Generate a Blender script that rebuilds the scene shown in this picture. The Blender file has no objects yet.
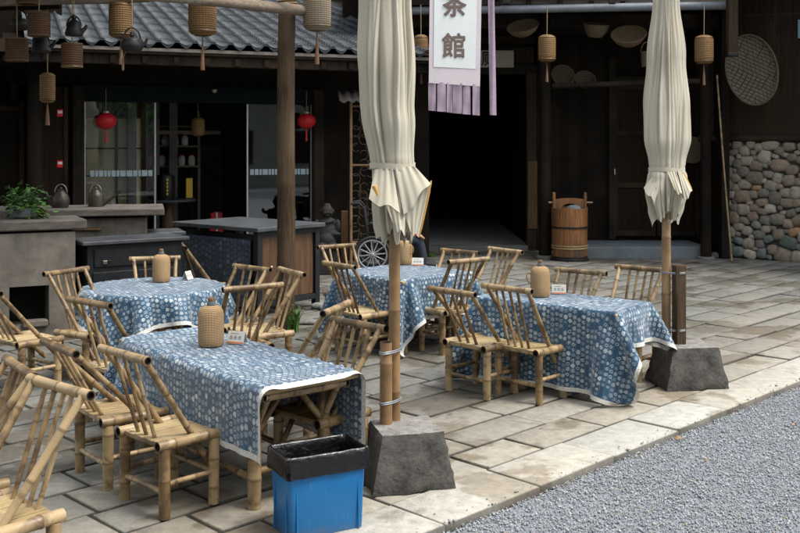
import bpy, bmesh, math, random
import numpy as np
from mathutils import Vector, Matrix
random.seed(7); np.random.seed(7)
S = bpy.context.scene
C = S.collection
# ------------------------------------------------------------------ camera, world, sun, exposure
HC, YH, FP = 1.8, 145.0, 1000.0          # eye height, horizon row, focal length in px of the 800 px photo
cd = bpy.data.cameras.new('camera'); cam = bpy.data.objects.new('camera', cd); C.objects.link(cam)
cam.location = (0, 0, HC); cam.rotation_euler = (math.pi/2, 0, 0)
cd.sensor_width = 36; cd.lens = 36*FP/800; cd.shift_y = -(266.5-YH)/800
cd.clip_end = 500; cd.clip_start = 0.05
S.camera = cam
S.render.resolution_x = 1024; S.render.resolution_y = 682
SUN_EL, SUN_AZ = math.radians(62), math.radians(112)      # azimuth clockwise from +Y
W = bpy.data.worlds.new('World'); S.world = W; W.use_nodes = True
nt = W.node_tree; nt.nodes.clear()
sky = nt.nodes.new('ShaderNodeTexSky'); sky.sky_type = 'NISHITA'; sky.sun_disc = False
sky.sun_elevation = SUN_EL; sky.sun_rotation = SUN_AZ; sky.air_density = 1.2; sky.dust_density = 3.0; sky.ozone_density = 1.0
bg = nt.nodes.new('ShaderNodeBackground'); bg.inputs[1].default_value = 0.15
wo = nt.nodes.new('ShaderNodeOutputWorld')
hs = nt.nodes.new('ShaderNodeHueSaturation'); hs.inputs['Saturation'].default_value = .30; hs.inputs['Value'].default_value = 1.0      # veiled, nearly white sky
nt.links.new(sky.outputs[0], hs.inputs['Color']); nt.links.new(hs.outputs[0], bg.inputs[0]); nt.links.new(bg.outputs[0], wo.inputs[0])
sd = bpy.data.lights.new('sun', 'SUN'); sd.energy = 1.5; sd.angle = math.radians(16); sd.color = (1, .96, .9)
so = bpy.data.objects.new('sun', sd); C.objects.link(so)
sdir = Vector((math.cos(SUN_EL)*math.sin(SUN_AZ), math.cos(SUN_EL)*math.cos(SUN_AZ), math.sin(SUN_EL)))
so.rotation_euler = sdir.to_track_quat('Z', 'Y').to_euler(); so.location = (6, -6, 12)
S.view_settings.view_transform = 'Standard'; S.view_settings.look = 'None'
S.view_settings.exposure = 1.05; S.view_settings.gamma = 1; S.view_settings.use_curve_mapping = False
S.render.engine = 'CYCLES'

def at(px, py, Y): return Vector(((px-400)*Y/FP, Y, HC-(py-YH)*Y/FP))
def G(px, py, z=0.0):
    Y = FP*(HC-z)/(py-YH); return Vector(((px-400)*Y/FP, Y, z))

# ------------------------------------------------------------------ mesh helper
class MB:
    def __init__(s): s.v=[]; s.f=[]; s.a=[]
    def add(s, vs, fs, a=0.0):
        o = len(s.v); s.v += [tuple(p) for p in vs]; s.f += [tuple(i+o for i in f) for f in fs]
        s.a += list(a) if hasattr(a, '__len__') else [a]*len(vs)
        return s
    def box(s, c, size, rz=0, bev=0.0, a=0.0, M=None, jit=0.0, seg=1):
        bm = bmesh.new(); bmesh.ops.create_cube(bm, size=1)
        for v in bm.verts: v.co = Vector((v.co.x*size[0], v.co.y*size[1], v.co.z*size[2]))
        if bev > 0: bmesh.ops.bevel(bm, geom=list(bm.edges), offset=bev, segments=seg, affect='EDGES', profile=.5)
        T = Matrix.Translation(Vector(c)) @ Matrix.Rotation(rz, 4, 'Z')
        if M is not None: T = T @ M
        bm.verts.index_update()
        vs = [T @ v.co + Vector([random.uniform(-jit, jit) for _ in range(3)]) for v in bm.verts]
        s.add(vs, [[v.index for v in f.verts] for f in bm.faces], a); bm.free(); return s
    def tube(s, pts, rads, seg=10, cap=True, a=0.0):
        pts = [Vector(p) for p in pts]; n = len(pts)
        if not hasattr(rads, '__len__'): rads = [rads]*n
        aa = a if hasattr(a, '__len__') else [a]*n
        vs = []; al = []; up = None
        for i, p in enumerate(pts):
            t = (pts[min(i+1, n-1)] - pts[max(i-1, 0)])
            t = t.normalized() if t.length > 1e-9 else (tprev if i else Vector((0,0,1)))
            tprev = t
            if up is None:
                up = Vector((0, 0, 1)) if abs(t.z) < .9 else Vector((1, 0, 0))
            x = up.cross(t)
            if x.length < 1e-6: x = Vector((1,0,0)).cross(t)
            x.normalize(); y = t.cross(x).normalized(); up = y
            for k in range(seg):
                an = 2*math.pi*k/seg
                vs.append(p + rads[i]*(math.cos(an)*x + math.sin(an)*y)); al.append(aa[i])
        fs = [(i*seg+k, i*seg+(k+1)%seg, (i+1)*seg+(k+1)%seg, (i+1)*seg+k) for i in range(n-1) for k in range(seg)]
        if cap: fs += [tuple(range(seg))[::-1], tuple(range((n-1)*seg, n*seg))]
        return s.add(vs, fs, al)
    def bamboo(s, p0, p1, r, gap=.17, ph=None, seg=10, hollow=(1, 1), bend=0.0, dark=0.0):
        p0 = Vector(p0); p1 = Vector(p1); L = (p1-p0).length; d = (p1-p0)/L
        ph = random.random()*gap if ph is None else ph
        ts = [(0, 1, dark), (L, 1, dark)]
        k = ph
        while k < L:
            if k > .012 and k < L-.012:
                ts += [(k-.010, 1.0, dark), (k-.003, 1.09, .85), (k+.003, 1.07, .9), (k+.010, .985, max(dark, .25))]
            k += gap*random.uniform(.9, 1.1)
        ts.sort()
        side = Vector((random.uniform(-1,1), random.uniform(-1,1), random.uniform(-1,1)))
        side = (side - side.dot(d)*d).normalized()*bend
        pts = []; rs = []; aa = []
        P = lambda t: p0 + d*t + side*math.sin(math.pi*t/L)
        if hollow[0]: pts += [P(.02), P(0), P(0)]; rs += [r*.62, r*.7, r]; aa += [2, 1.6, 1.0]
        for t, m, q in ts: pts.append(P(t)); rs.append(r*m*(1+.04*math.sin(t*9+ph*40))); aa.append(q)
        if hollow[1]: pts += [P(L), P(L), P(L-.02)]; rs += [r, r*.7, r*.62]; aa += [1.0, 1.6, 2]
        # explicit rings with the direction d
        x = Vector((0,0,1)).cross(d) if abs(d.z) < .9 else Vector((1,0,0)).cross(d)
        x.normalize(); y = d.cross(x)
        vs = []; al = []
        for p, rr, q in zip(pts, rs, aa):
            for k in range(seg):
                an = 2*math.pi*k/seg; vs.append(p + rr*(math.cos(an)*x+math.sin(an)*y)); al.append(q)
        n = len(pts)
        fs = [(i*seg+k, i*seg+(k+1)%seg, (i+1)*seg+(k+1)%seg, (i+1)*seg+k) for i in range(n-1) for k in range(seg)]
        fs += [tuple(range(seg))[::-1], tuple(range((n-1)*seg, n*seg))]
        return s.add(vs, fs, al)
    def lathe(s, prof, c=(0,0,0), seg=24, a=0.0, M=None, cap=True):
        c = Vector(c); vs = []; al = []
        for i, pr in enumerate(prof):
            for k in range(seg):
                an = 2*math.pi*k/seg; p = Vector((pr[0]*math.cos(an), pr[0]*math.sin(an), pr[1]))
                if M is not None: p = M @ p
                vs.append(c+p); al.append(pr[2] if len(pr) > 2 else a)
        n = len(prof)
        fs = [(i*seg+k, i*seg+(k+1)%seg, (i+1)*seg+(k+1)%seg, (i+1)*seg+k) for i in range(n-1) for k in range(seg)]
        if cap: fs += [tuple(range(seg))[::-1], tuple(range((n-1)*seg, n*seg))]
        return s.add(vs, fs, al)
    def build(s, name, m, parent=None, smooth=40, kind=None, merge=False):
        us = sorted({i for f in s.f for i in f}); mp = {i: k for k, i in enumerate(us)}
        s.v = [s.v[i] for i in us]; s.a = [s.a[i] for i in us]; s.f = [tuple(mp[i] for i in f) for f in s.f]
        me = bpy.data.meshes.new(name); me.from_pydata(s.v, [], s.f)
        at_ = me.attributes.new('a', 'FLOAT', 'POINT'); at_.data.foreach_set('value', np.array(s.a, 'f'))
        me.validate(); me.update()
        if smooth:
            me.polygons.foreach_set('use_smooth', [True]*len(me.polygons)); me.set_sharp_from_angle(angle=math.radians(smooth))
        me.materials.append(m)
        o = bpy.data.objects.new(name, me); C.objects.link(o)
        if parent is not None: o.parent = parent
        if kind: o['kind'] = kind
        return o
def tag(o, label, cat, group=None):
    o['label'] = label; o['category'] = cat
    if group: o['group'] = group
    return o
def thing(name, label, cat, loc=(0,0,0), rz=0.0, group=None):
    o = bpy.data.objects.new(name, None); o.empty_display_size = .1; C.objects.link(o)
    o.location = loc; o.rotation_euler = (0, 0, rz); return tag(o, label, cat, group)
def copy_tree(o, parent=None):
    c = o.copy(); C.objects.link(c); c.parent = parent
    for ch in list(KIDS.get(o.name, [])):
        copy_tree(ch, c)
    return c
KIDS = {}
def index_kids():
    KIDS.clear()
    for o in bpy.data.objects:
        if o.parent: KIDS.setdefault(o.parent.name, []).append(o)

# ------------------------------------------------------------------ materials
class NT:
    def __init__(s, name):
        s.m = bpy.data.materials.new(name); s.m.use_nodes = True; s.t = s.m.node_tree; s.t.nodes.clear()
        s.out = s.t.nodes.new('ShaderNodeOutputMaterial'); s.b = s.t.nodes.new('ShaderNodeBsdfPrincipled')
        s.t.links.new(s.b.outputs[0], s.out.inputs[0])
    def n(s, typ, **kw):
        x = s.t.nodes.new(typ)
        for k, v in kw.items(): setattr(x, k, v)
        return x
    def l(s, a, b): s.t.links.new(a, b)
    def sock(s, v, inp):
        if isinstance(v, (int, float)): inp.default_value = v
        elif isinstance(v, tuple): inp.default_value = v if len(v) == len(inp.default_value) else (*v, 1)[:len(inp.default_value)]
        else: s.l(v, inp)
    def math(s, op, a, b=0.0, c=None):
        x = s.n('ShaderNodeMath', operation=op); s.sock(a, x.inputs[0]); s.sock(b, x.inputs[1])
        if c is not None: s.sock(c, x.inputs[2])
        return x.outputs[0]
    def vm(s, op, a, b=(0,0,0)):
        x = s.n('ShaderNodeVectorMath', operation=op); s.sock(a, x.inputs[0])
        if op == 'SCALE': s.sock(b, x.inputs[3])
        else: s.sock(b, x.inputs[1])
        return x.outputs['Value'] if op in ('LENGTH', 'DISTANCE', 'DOT_PRODUCT') else x.outputs[0]
    def noise(s, scale=5, detail=4, vec=None, rough=.55, dist=0.0):
        x = s.n('ShaderNodeTexNoise'); x.inputs['Scale'].default_value = scale; x.inputs['Detail'].default_value = detail
        x.inputs['Roughness'].default_value = rough; x.inputs['Distortion'].default_value = dist
        if vec is not None: s.l(vec, x.inputs['Vector'])
        return x.outputs['Fac']
    def mix(s, f, a, b, mode='MIX'):
        x = s.n('ShaderNodeMix', data_type='RGBA', blend_type=mode); s.sock(f, x.inputs[0])
        s.sock(a, x.inputs[6]); s.sock(b, x.inputs[7]); return x.outputs[2]
    def ramp(s, f, stops):
        x = s.n('ShaderNodeValToRGB'); s.l(f, x.inputs[0]); e = x.color_ramp.elements
        while len(e) < len(stops): e.new(.5)
        for k, (p, c) in enumerate(stops): e[k].position = p; e[k].color = (*c, 1) if len(c) == 3 else c
        return x.outputs[0]
    def attr(s, name): return s.n('ShaderNodeAttribute', attribute_name=name)
    def obj(s, scale=(1,1,1)):
        tc = s.n('ShaderNodeTexCoord'); mp = s.n('ShaderNodeMapping'); mp.inputs['Scale'].default_value = scale
        s.l(tc.outputs['Object'], mp.inputs[0]); return mp.outputs[0]
    def bump(s, h, strength=.3, dist=.01):
        x = s.n('ShaderNodeBump'); x.inputs['Strength'].default_value = strength; x.inputs['Distance'].default_value = dist
        s.l(h, x.inputs['Height']); s.l(x.outputs[0], s.b.inputs['Normal'])
    def set(s, color=None, rough=None, metal=None, spec=None, **kw):
        if color is not None: s.sock(color, s.b.inputs['Base Color'])
        if rough is not None: s.sock(rough, s.b.inputs['Roughness'])
        if metal is not None: s.sock(metal, s.b.inputs['Metallic'])
        if spec is not None: s.sock(spec, s.b.inputs['Specular IOR Level'])
        for k, v in kw.items(): s.sock(v, s.b.inputs[k.replace('_', ' ')])
        return s.m
def simple(name, c1, c2, scale=8, stretch=(1,1,1), rough=.7, bump=.2, metal=0.0, spec=.4, detail=5, dist=.005):
    t = NT(name); v = t.obj(stretch); n1 = t.noise(scale, detail, v); n2 = t.noise(scale*5, 3, v)
    f = t.math('ADD', t.math('MULTIPLY', n1, .7), t.math('MULTIPLY', n2, .3))
    col = t.ramp(f, [(.3, c1), (.7, c2)])
    if bump: t.bump(f, bump, dist)
    return t.set(col, rough, metal, spec)
def rnd_color(t, amt=.3):
    oi = t.n('ShaderNodeObjectInfo'); return oi.outputs['Random']

def m_bamboo(name, base, brown, dk=(.02,.013,.008), rough=.42, stain=.6):
    t = NT(name); v = t.obj((1,1,1)); a = t.attr('a').outputs['Fac']; r = rnd_color(t)
    oi = t.n('ShaderNodeObjectInfo'); off = t.vm('ADD', v, t.vm('SCALE', oi.outputs['Location'], 3.1))
    n1 = t.noise(9, 4, off, .6, .4); n2 = t.noise(60, 3, off)
    st = t.math('MULTIPLY', t.math('SUBTRACT', n1, t.math('MULTIPLY_ADD', r, -.12, .52)), 6.0)
    stc = t.n('ShaderNodeClamp'); t.l(st, stc.inputs[0])
    vb = t.mix(t.math('MULTIPLY', t.math('POWER', r, 1.4), .95), base, tuple(x*y for x, y in zip(base, (.58, .50, .38))))
    col = t.mix(t.math('MULTIPLY', stc.outputs[0], stain), vb, brown)
    col = t.mix(t.math('MULTIPLY', n2, .35), col, tuple(x*.5 for x in base))
    a1 = t.n('ShaderNodeClamp'); t.l(a, a1.inputs[0])
    col = t.mix(t.math('MULTIPLY', a1.outputs[0], .75), col, brown)
    a2 = t.n('ShaderNodeClamp'); t.l(t.math('MULTIPLY', t.math('SUBTRACT', a, 1.05), 3.0), a2.inputs[0])
    col = t.mix(a2.outputs[0], col, dk)
    t.bump(n2, .15, .004)
    return t.set(col, rough, 0.0, .45)
M = {}
M['bamboo'] = m_bamboo('bamboo_straw', (.44, .32, .17), (.075, .04, .018), stain=.9)
M['bamboo_dark'] = m_bamboo('bamboo_brown', (.20, .12, .05), (.05, .03, .018), stain=.8)
M['bamboo_pale'] = m_bamboo('bamboo_slats', (.52, .41, .22), (.2, .12, .05), stain=.5)
M['bamboo_pole'] = m_bamboo('bamboo_pole', (.42, .275, .14), (.17, .09, .04), stain=.6)
def m_wood(name, c1, c2, c3=None, grain=(14,14,1.2), rough=.85, bump=.35, plank=0.0, axis='X', spec=.10):
    t = NT(name); v = t.obj(grain); n = t.noise(2.2, 7, v, .65, .6); n2 = t.noise(1.2, 3, t.obj((1,1,1)))
    col = t.ramp(n, [(.28, c1), (.72, c2)])
    if c3: col = t.mix(t.ramp(n2, [(.45, (0,0,0)), (.68, (1,1,1))]), col, c3)
    h = n
    if plank:
        tc = t.n('ShaderNodeTexCoord'); sx = t.n('ShaderNodeSeparateXYZ'); t.l(tc.outputs['Object'], sx.inputs[0])
        q = t.math('DIVIDE', sx.outputs[axis], plank); fr = t.math('FRACT', q); fl = t.math('FLOOR', q)
        wn = t.n('ShaderNodeTexWhiteNoise', noise_dimensions='1D'); t.l(fl, wn.inputs['W'])
        e = t.math('MINIMUM', fr, t.math('SUBTRACT', 1.0, fr)); gp = t.math('GREATER_THAN', e, .03)
        col = t.mix(t.math('MULTIPLY', wn.outputs['Value'], .55), col, tuple(x*.35 for x in c2))
        h = t.math('ADD', t.math('MULTIPLY', n, .25), gp)
        t.bump(h, .8, .012)
    else: t.bump(h, bump, .008)
    return t.set(col, rough, 0.0, spec)
M['wood_black'] = m_wood('wood_dark_planks', (.006,.005,.0042), (.018,.014,.010), (.026,.018,.011), plank=.16)
M['wood_wall'] = m_wood('wood_weathered_planks', (.018,.014,.009), (.062,.047,.030), (.03,.02,.012), plank=.19)
M['wood_panel'] = m_wood('wood_door_panel', (.012,.008,.005), (.034,.022,.013), plank=.11)
M['wood_frame'] = m_wood('wood_dark_frame', (.010,.008,.0065), (.032,.026,.02), (.045,.031,.02))
M['wood_brown'] = m_wood('wood_brown_board', (.05,.03,.018), (.14,.085,.045))
M['wood_post'] = m_wood('wood_weathered_log', (.014,.009,.006), (.11,.070,.042), (.14,.10,.065), grain=(34,34,2.0), bump=1.0)
M['wood_barrel'] = m_wood('wood_barrel', (.11,.045,.018), (.33,.15,.055), (.05,.035,.025), grain=(18,18,1.5), rough=.55, spec=.3)
M['wood_cab'] = m_wood('wood_cabinet_panel', (.035,.018,.009), (.13,.068,.032), grain=(14,14,1.0), rough=.5, spec=.3)
M['wood_grey'] = m_wood('wood_grey_beam', (.10,.08,.06), (.33,.28,.22), (.18,.12,.08), grain=(2,14,14), bump=.6)
M['black_paint'] = simple('black_paint', (.008,.009,.010), (.024,.025,.027), 6, rough=.5, bump=.1, spec=.2)
M['black_top'] = simple('black_worn_top', (.03,.033,.036), (.085,.09,.095), 5, rough=.5, bump=.15)
M['slab_grey'] = simple('weathered_counter_top', (.05,.043,.036), (.15,.13,.11), 5, (1,1,4), rough=.8, bump=.5)
M['clay'] = simple('clay_plaster', (.08,.07,.057), (.25,.225,.19), 2.6, rough=.95, bump=.35, spec=.1)
M['soot'] = simple('soot', (.008,.008,.008), (.02,.018,.016), 6, rough=.95, bump=.2)
M['concrete_blue'] = simple('blue_grey_concrete', (.10,.12,.13), (.17,.195,.205), 3, rough=.85, bump=.2)
M['concrete'] = simple('grey_concrete', (.10,.10,.095), (.2,.195,.185), 3, rough=.9, bump=.2)
M['block'] = simple('granite_shaded_side', (.022,.020,.018), (.12,.112,.10), 9, rough=.92, bump=.9, dist=.02)  # block sides: their shade is put into this darker granite colour
M['block_top'] = simple('rough_granite_top', (.10,.095,.088), (.30,.285,.26), 22, rough=.95, bump=.9, dist=.015)  # block tops painted paler for light from above; also used on loose stones
M['iron'] = simple('cast_iron', (.012,.012,.012), (.03,.028,.026), 14, rough=.45, bump=.2, metal=.4)
M['steel'] = simple('dull_steel', (.16,.145,.12), (.3,.27,.23), 10, rough=.38, bump=.05, metal=.85)
M['pewter'] = simple('kettle_pewter', (.035,.03,.024), (.09,.078,.062), 10, rough=.5, bump=.08, metal=.7)
M['alu'] = simple('aluminium_frame', (.45,.46,.47), (.6,.61,.62), 10, rough=.35, bump=0, metal=.6)
M['teal'] = simple('dark_teal_beam', (.004,.008,.009), (.008,.014,.016), 4, rough=.7, bump=.1, spec=.1)
M['gutter'] = simple('grey_gutter', (.10,.115,.13), (.2,.22,.24), 4, rough=.5, bump=.1)
M['fascia'] = simple('weathered_fascia', (.12,.10,.085), (.27,.235,.20), 5, (1,4,4), rough=.85, bump=.4)
M['red'] = simple('red_silk', (.45,.01,.015), (.7,.02,.03), 12, rough=.5, bump=.1)
M['white_enamel'] = simple('white_plate', (.6,.6,.58), (.75,.75,.73), 10, rough=.4, bump=0)
M['yellow_wall'] = simple('tan_interior_wall', (.50,.42,.25), (.66,.57,.36), 2, rough=.9, bump=.1)
M['stone_dark'] = simple('dark_statue_stone', (.008,.0075,.007), (.022,.02,.019), 16, rough=.8, bump=.7, dist=.01)
M['rubber'] = simple('black_rubber', (.012,.012,.012), (.02,.02,.02), 20, rough=.7, bump=.1)
M['skin'] = simple('skin', (.42,.22,.14), (.5,.28,.19), 12, rough=.5, bump=.05)
M['navy'] = simple('navy_trousers', (.012,.016,.026), (.03,.038,.055), 20, rough=.9, bump=.3)
M['blue_shirt'] = simple('blue_jacket', (.02,.09,.2), (.03,.13,.28), 16, rough=.85, bump=.3)
M['hair'] = simple('grey_hair', (.03,.028,.026), (.09,.085,.08), 40, rough=.7, bump=.4)
M['plastic_white'] = simple('silver_plastic', (.20,.21,.22), (.30,.31,.32), 8, rough=.3, bump=0)
M['cork'] = simple('cork', (.12,.06,.03), (.25,.14,.08), 40, rough=.85, bump=.4)
M['rope'] = simple('twine', (.25,.18,.09), (.4,.3,.17), 40, rough=.9, bump=.4)
M['wire'] = simple('grey_wire', (.2,.22,.24), (.35,.37,.4), 20, rough=.45, bump=0, metal=.5)
M['purple'] = simple('mauve_cloth', (.30,.23,.29), (.40,.32,.38), 5, (1,1,3), rough=.9, bump=.15)
M['banner'] = simple('white_banner_cloth', (.72,.76,.74), (.80,.83,.81), 3, rough=.9, bump=.1)
M['banner_edge'] = simple('pale_pink_banner_border', (.62,.55,.58), (.70,.63,.66), 4, rough=.9, bump=.1)
M['ink'] = simple('taupe_ink', (.15,.105,.09), (.2,.145,.125), 10, rough=.9, bump=0)
M['ink_black'] = simple('black_ink', (.01,.01,.01), (.02,.02,.02), 10, rough=.7, bump=0)
M['sign'] = simple('faded_cream_sign', (.34,.31,.25), (.46,.42,.35), 6, rough=.7, bump=.05)
M['card'] = simple('paper_card', (.55,.55,.5), (.66,.65,.6), 20, rough=.6, bump=0)
M['card_ink'] = simple('grey_print', (.15,.16,.15), (.26,.26,.24), 30, rough=.7, bump=0)
M['orange'] = simple('orange_print', (.55,.16,.06), (.65,.22,.1), 20, rough=.6, bump=0)
M['ochre'] = simple('ochre_lining', (.45,.24,.05), (.62,.36,.10), 10, rough=.9, bump=.2)
M['leaf'] = simple('pothos_leaf', (.03,.10,.015), (.10,.22,.04), 8, rough=.4, bump=.1)
M['grass'] = simple('weed_leaf', (.05,.14,.02), (.14,.28,.06), 8, rough=.6, bump=.1)
M['pot'] = simple('grey_glazed_pot', (.07,.08,.085), (.15,.165,.17), 8, rough=.4, bump=.2)
M['soil'] = simple('soil', (.03,.022,.015), (.06,.045,.03), 40, rough=1, bump=.8)
M['brass'] = simple('brass', (.35,.3,.2), (.5,.45,.33), 20, rough=.4, bump=.1, metal=.7)
M['yellow'] = simple('yellow_label', (.65,.42,.02), (.75,.5,.04), 10, rough=.5, bump=0)
def m_bin():
    t = NT('blue_plastic'); v = t.obj((1,1,1)); n = t.noise(9, 5, v, .65); n2 = t.noise(30, 4, t.obj((3,3,.6)), .7)
    col = t.mix(n, (.001,.115,.32), (.003,.15,.385)); col = t.mix(t.math('MULTIPLY', t.ramp(n2, [(.58,(0,0,0)),(.72,(1,1,1))]), .22), col, (.22,.30,.36))
    sp = t.n('ShaderNodeSeparateXYZ'); t.l(v, sp.inputs[0]); lo = t.ramp(t.math('ADD', t.math('MULTIPLY', sp.outputs[2], 6.0), t.math('MULTIPLY', n, .8)), [(.45,(1,1,1)),(.75,(0,0,0))])
    col = t.mix(t.math('MULTIPLY', lo, .35), col, (.16,.14,.11))          # mud splashes near the ground
    t.bump(n2, .08, .003); return t.set(col, t.math('MULTIPLY_ADD', n, .3, .25), 0.0, .5)
M['blue_bin'] = m_bin()
M['blue_sign'] = simple('pale_blue_plate', (.10,.22,.28), (.14,.28,.34), 6, rough=.5, bump=0)
def m_liner():
    t = NT('black_bin_liner'); v = t.obj((1,1,1)); n = t.noise(22, 5, v, .6, 1.2); t.bump(n, .5, .012)
    return t.set((.0035,.0035,.004), .25, 0.0, .6)
M['liner'] = m_liner()
def m_glass():
    t = NT('window_glass'); return t.set((.85,.9,.9), .02, 0.0, .5, Transmission_Weight=1.0, IOR=1.75)
M['glass'] = m_glass()
def m_wicker(name, c1, c2, su=.011, sv=.008, rough=.7):
    t = NT(name); tc = t.n('ShaderNodeTexCoord'); sp = t.n('ShaderNodeSeparateXYZ'); t.l(tc.outputs['Object'], sp.inputs[0])
    ang = t.math('ARCTAN2', sp.outputs[1], sp.outputs[0])
    u = t.math('MULTIPLY', ang, 14.0); v = t.math('MULTIPLY', sp.outputs[2], math.pi/sv)
    w = t.math('MULTIPLY', t.math('SINE', u), t.math('SINE', v))
    h = t.math('ABSOLUTE', w)
    band = t.math('ABSOLUTE', t.math('SINE', v))
    n = t.noise(30, 3, t.obj())
    f = t.math('ADD', t.math('MULTIPLY', band, .55), t.math('MULTIPLY', h, .45))
    col = t.mix(f, c1, c2); col = t.mix(t.math('MULTIPLY', n, .4), col, c1)
    t.bump(f, .7, .006)
    return t.set(col, rough, 0.0, .3)
M['wicker'] = m_wicker('wicker_tan', (.24,.14,.06), (.56,.38,.20), sv=.0065)
M['wicker_lantern'] = m_wicker('wicker_lantern', (.08,.042,.015), (.30,.17,.065), sv=.02)
M['wicker_grey'] = m_wicker('wicker_grey_lantern', (.12,.09,.06), (.38,.30,.20), sv=.02)
M['wicker_dark'] = m_wicker('wicker_brown_shaded', (.03,.015,.006), (.13,.062,.024), sv=.02)  # dark brown wicker with the upper-left shade put into its colour
M['basket'] = m_wicker('basket_weave', (.05,.038,.022), (.17,.13,.08), sv=.025)
M['basket_pale'] = simple('pale_wood_bowl', (.09,.06,.03), (.24,.165,.09), 14, (1,1,6), rough=.7, bump=.5)

def m_batik(name, blue, dark, white, pitch=.043):
    t = NT(name); uv = t.n('ShaderNodeUVMap', uv_map='UVMap').outputs[0]
    nz = t.n('ShaderNodeTexNoise'); nz.inputs['Scale'].default_value = 45; t.l(uv, nz.inputs['Vector'])
    wob = t.vm('SCALE', t.vm('SUBTRACT', nz.outputs['Color'], (.5,.5,.5)), .014)
    p = t.vm('SCALE', t.vm('ADD', uv, wob), 1/pitch)
    sp = t.n('ShaderNodeSeparateXYZ'); t.l(p, sp.inputs[0])
    cx = t.math('FLOOR', sp.outputs[0]); w1 = t.n('ShaderNodeTexWhiteNoise', noise_dimensions='1D'); t.l(cx, w1.inputs['W'])
    py = t.math('ADD', t.math('MULTIPLY', sp.outputs[1], .98), w1.outputs['Value'])
    fx = t.math('SUBTRACT', t.math('FRACT', sp.outputs[0]), .5); fy = t.math('SUBTRACT', t.math('FRACT', py), .5)
    cb = t.n('ShaderNodeCombineXYZ'); t.l(cx, cb.inputs[0]); t.l(t.math('FLOOR', py), cb.inputs[1])
    wn = t.n('ShaderNodeTexWhiteNoise', noise_dimensions='2D'); t.l(cb.outputs[0], wn.inputs['Vector'])
    sc = t.n('ShaderNodeSeparateColor'); t.l(wn.outputs['Color'], sc.inputs[0]); r1, r2, r3 = sc.outputs
    r = wn.outputs['Value']
    ox = t.math('MULTIPLY', t.math('SUBTRACT', r1, .5), .07); fx = t.math('ADD', fx, ox); fy = t.math('ADD', fy, t.math('MULTIPLY', t.math('SUBTRACT', r2, .5), .08))
    fc = t.n('ShaderNodeCombineXYZ'); t.l(fx, fc.inputs[0]); t.l(fy, fc.inputs[1])
    L = t.vm('LENGTH', fc.outputs[0]); ang = t.math('ARCTAN2', fy, fx)
    npet = t.math('ADD', 3.0, t.math('FLOOR', t.math('MULTIPLY', r2, 5)))
    pet = t.math('MULTIPLY', t.math('COSINE', t.math('MULTIPLY', ang, npet)), t.math('MULTIPLY', r3, .06))
    R = t.math('ADD', t.math('MULTIPLY_ADD', r1, .15, .27), pet)
    inside = t.math('LESS_THAN', L, R)
    is_ring = t.math('LESS_THAN', r, .45)                       # ring with or without a centre
    is_net = t.math('MULTIPLY', t.math('GREATER_THAN', r, .45), t.math('LESS_THAN', r, .68))   # motif broken by a net
    hole = t.math('LESS_THAN', L, t.math('SUBTRACT', R, t.math('MULTIPLY_ADD', r3, .06, .09)))
    dot = t.math('MULTIPLY', t.math('LESS_THAN', L, .10), t.math('GREATER_THAN', r2, .4))
    net = t.math('GREATER_THAN', t.math('MULTIPLY', t.math('SINE', t.math('MULTIPLY', t.math('ADD', fx, fy), 26.0)), t.math('SINE', t.math('MULTIPLY', t.math('SUBTRACT', fx, fy), 26.0))), .15)
    k = t.math('MULTIPLY', hole, is_ring); k = t.math('MULTIPLY', k, t.math('SUBTRACT', 1.0, dot))
    mot = t.math('MULTIPLY', inside, t.math('SUBTRACT', 1.0, k))
    mot = t.math('MULTIPLY', mot, t.math('SUBTRACT', 1.0, t.math('MULTIPLY', is_net, net)))
    mot = t.math('MULTIPLY', mot, t.math('GREATER_THAN', r3, .10))
    fine = t.noise(400, 2, uv); broad = t.noise(6, 3, uv)
    bl = t.mix(t.math('MULTIPLY', t.math('GREATER_THAN', w1.outputs['Value'], .5), .6), blue, dark); bl = t.mix(t.math('MULTIPLY', broad, .5), bl, dark)
    ed = t.math('LESS_THAN', t.math('ABSOLUTE', t.math('SUBTRACT', t.math('ABSOLUTE', fx), .47)), .03)
    sd_ = t.math('GREATER_THAN', t.math('SINE', t.math('MULTIPLY', py, 25.0)), .3)
    bl = t.mix(t.math('MULTIPLY', t.math('MULTIPLY', ed, sd_), .40), bl, white)
    wv = t.mix(t.math('MULTIPLY', r2, .65), white, blue)
    col = t.mix(t.math('MULTIPLY', mot, t.math('MULTIPLY_ADD', fine, .5, .6)), bl, wv)
    t.bump(t.noise(14, 4, uv), .25, .006)
    return t.set(col, .55, 0.0, .4, Sheen_Weight=.35)
M['batik'] = m_batik('indigo_batik_cloth', (.012,.078,.152), (.005,.032,.070), (.56,.62,.63), .0355)
M['batik_dark'] = m_batik('dark_indigo_cloth', (.010,.018,.035), (.005,.01,.02), (.10,.15,.22), .06)
def m_lace():
    t = NT('cream_lace'); uv = t.n('ShaderNodeUVMap', uv_map='UVMap').outputs[0]
    v = t.n('ShaderNodeTexVoronoi'); v.inputs['Scale'].default_value = 120; t.l(uv, v.inputs['Vector'])
    col = t.ramp(v.outputs['Distance'], [(.2, (.74,.72,.66)), (.7, (.52,.51,.47))]); t.bump(v.outputs['Distance'], .6, .004)
    return t.set(col, .9, 0.0, .2)
M['lace'] = m_lace()
def m_canvas():
    t = NT('cream_umbrella_canvas'); v = t.obj((1,1,.25)); n = t.noise(7, 5, v, .6); n2 = t.noise(2.2, 3, t.obj())
    col = t.mix(n, (.42,.385,.30), (.56,.52,.42)); col = t.mix(t.ramp(n2, [(.5,(0,0,0)),(.75,(.3,.3,.3))]), col, (.42,.38,.29))
    t.bump(t.noise(60, 3, t.obj((1,1,.4))), .15, .004)
    return t.set(col, .9, 0.0, .2)
M['canvas'] = m_canvas()
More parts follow.
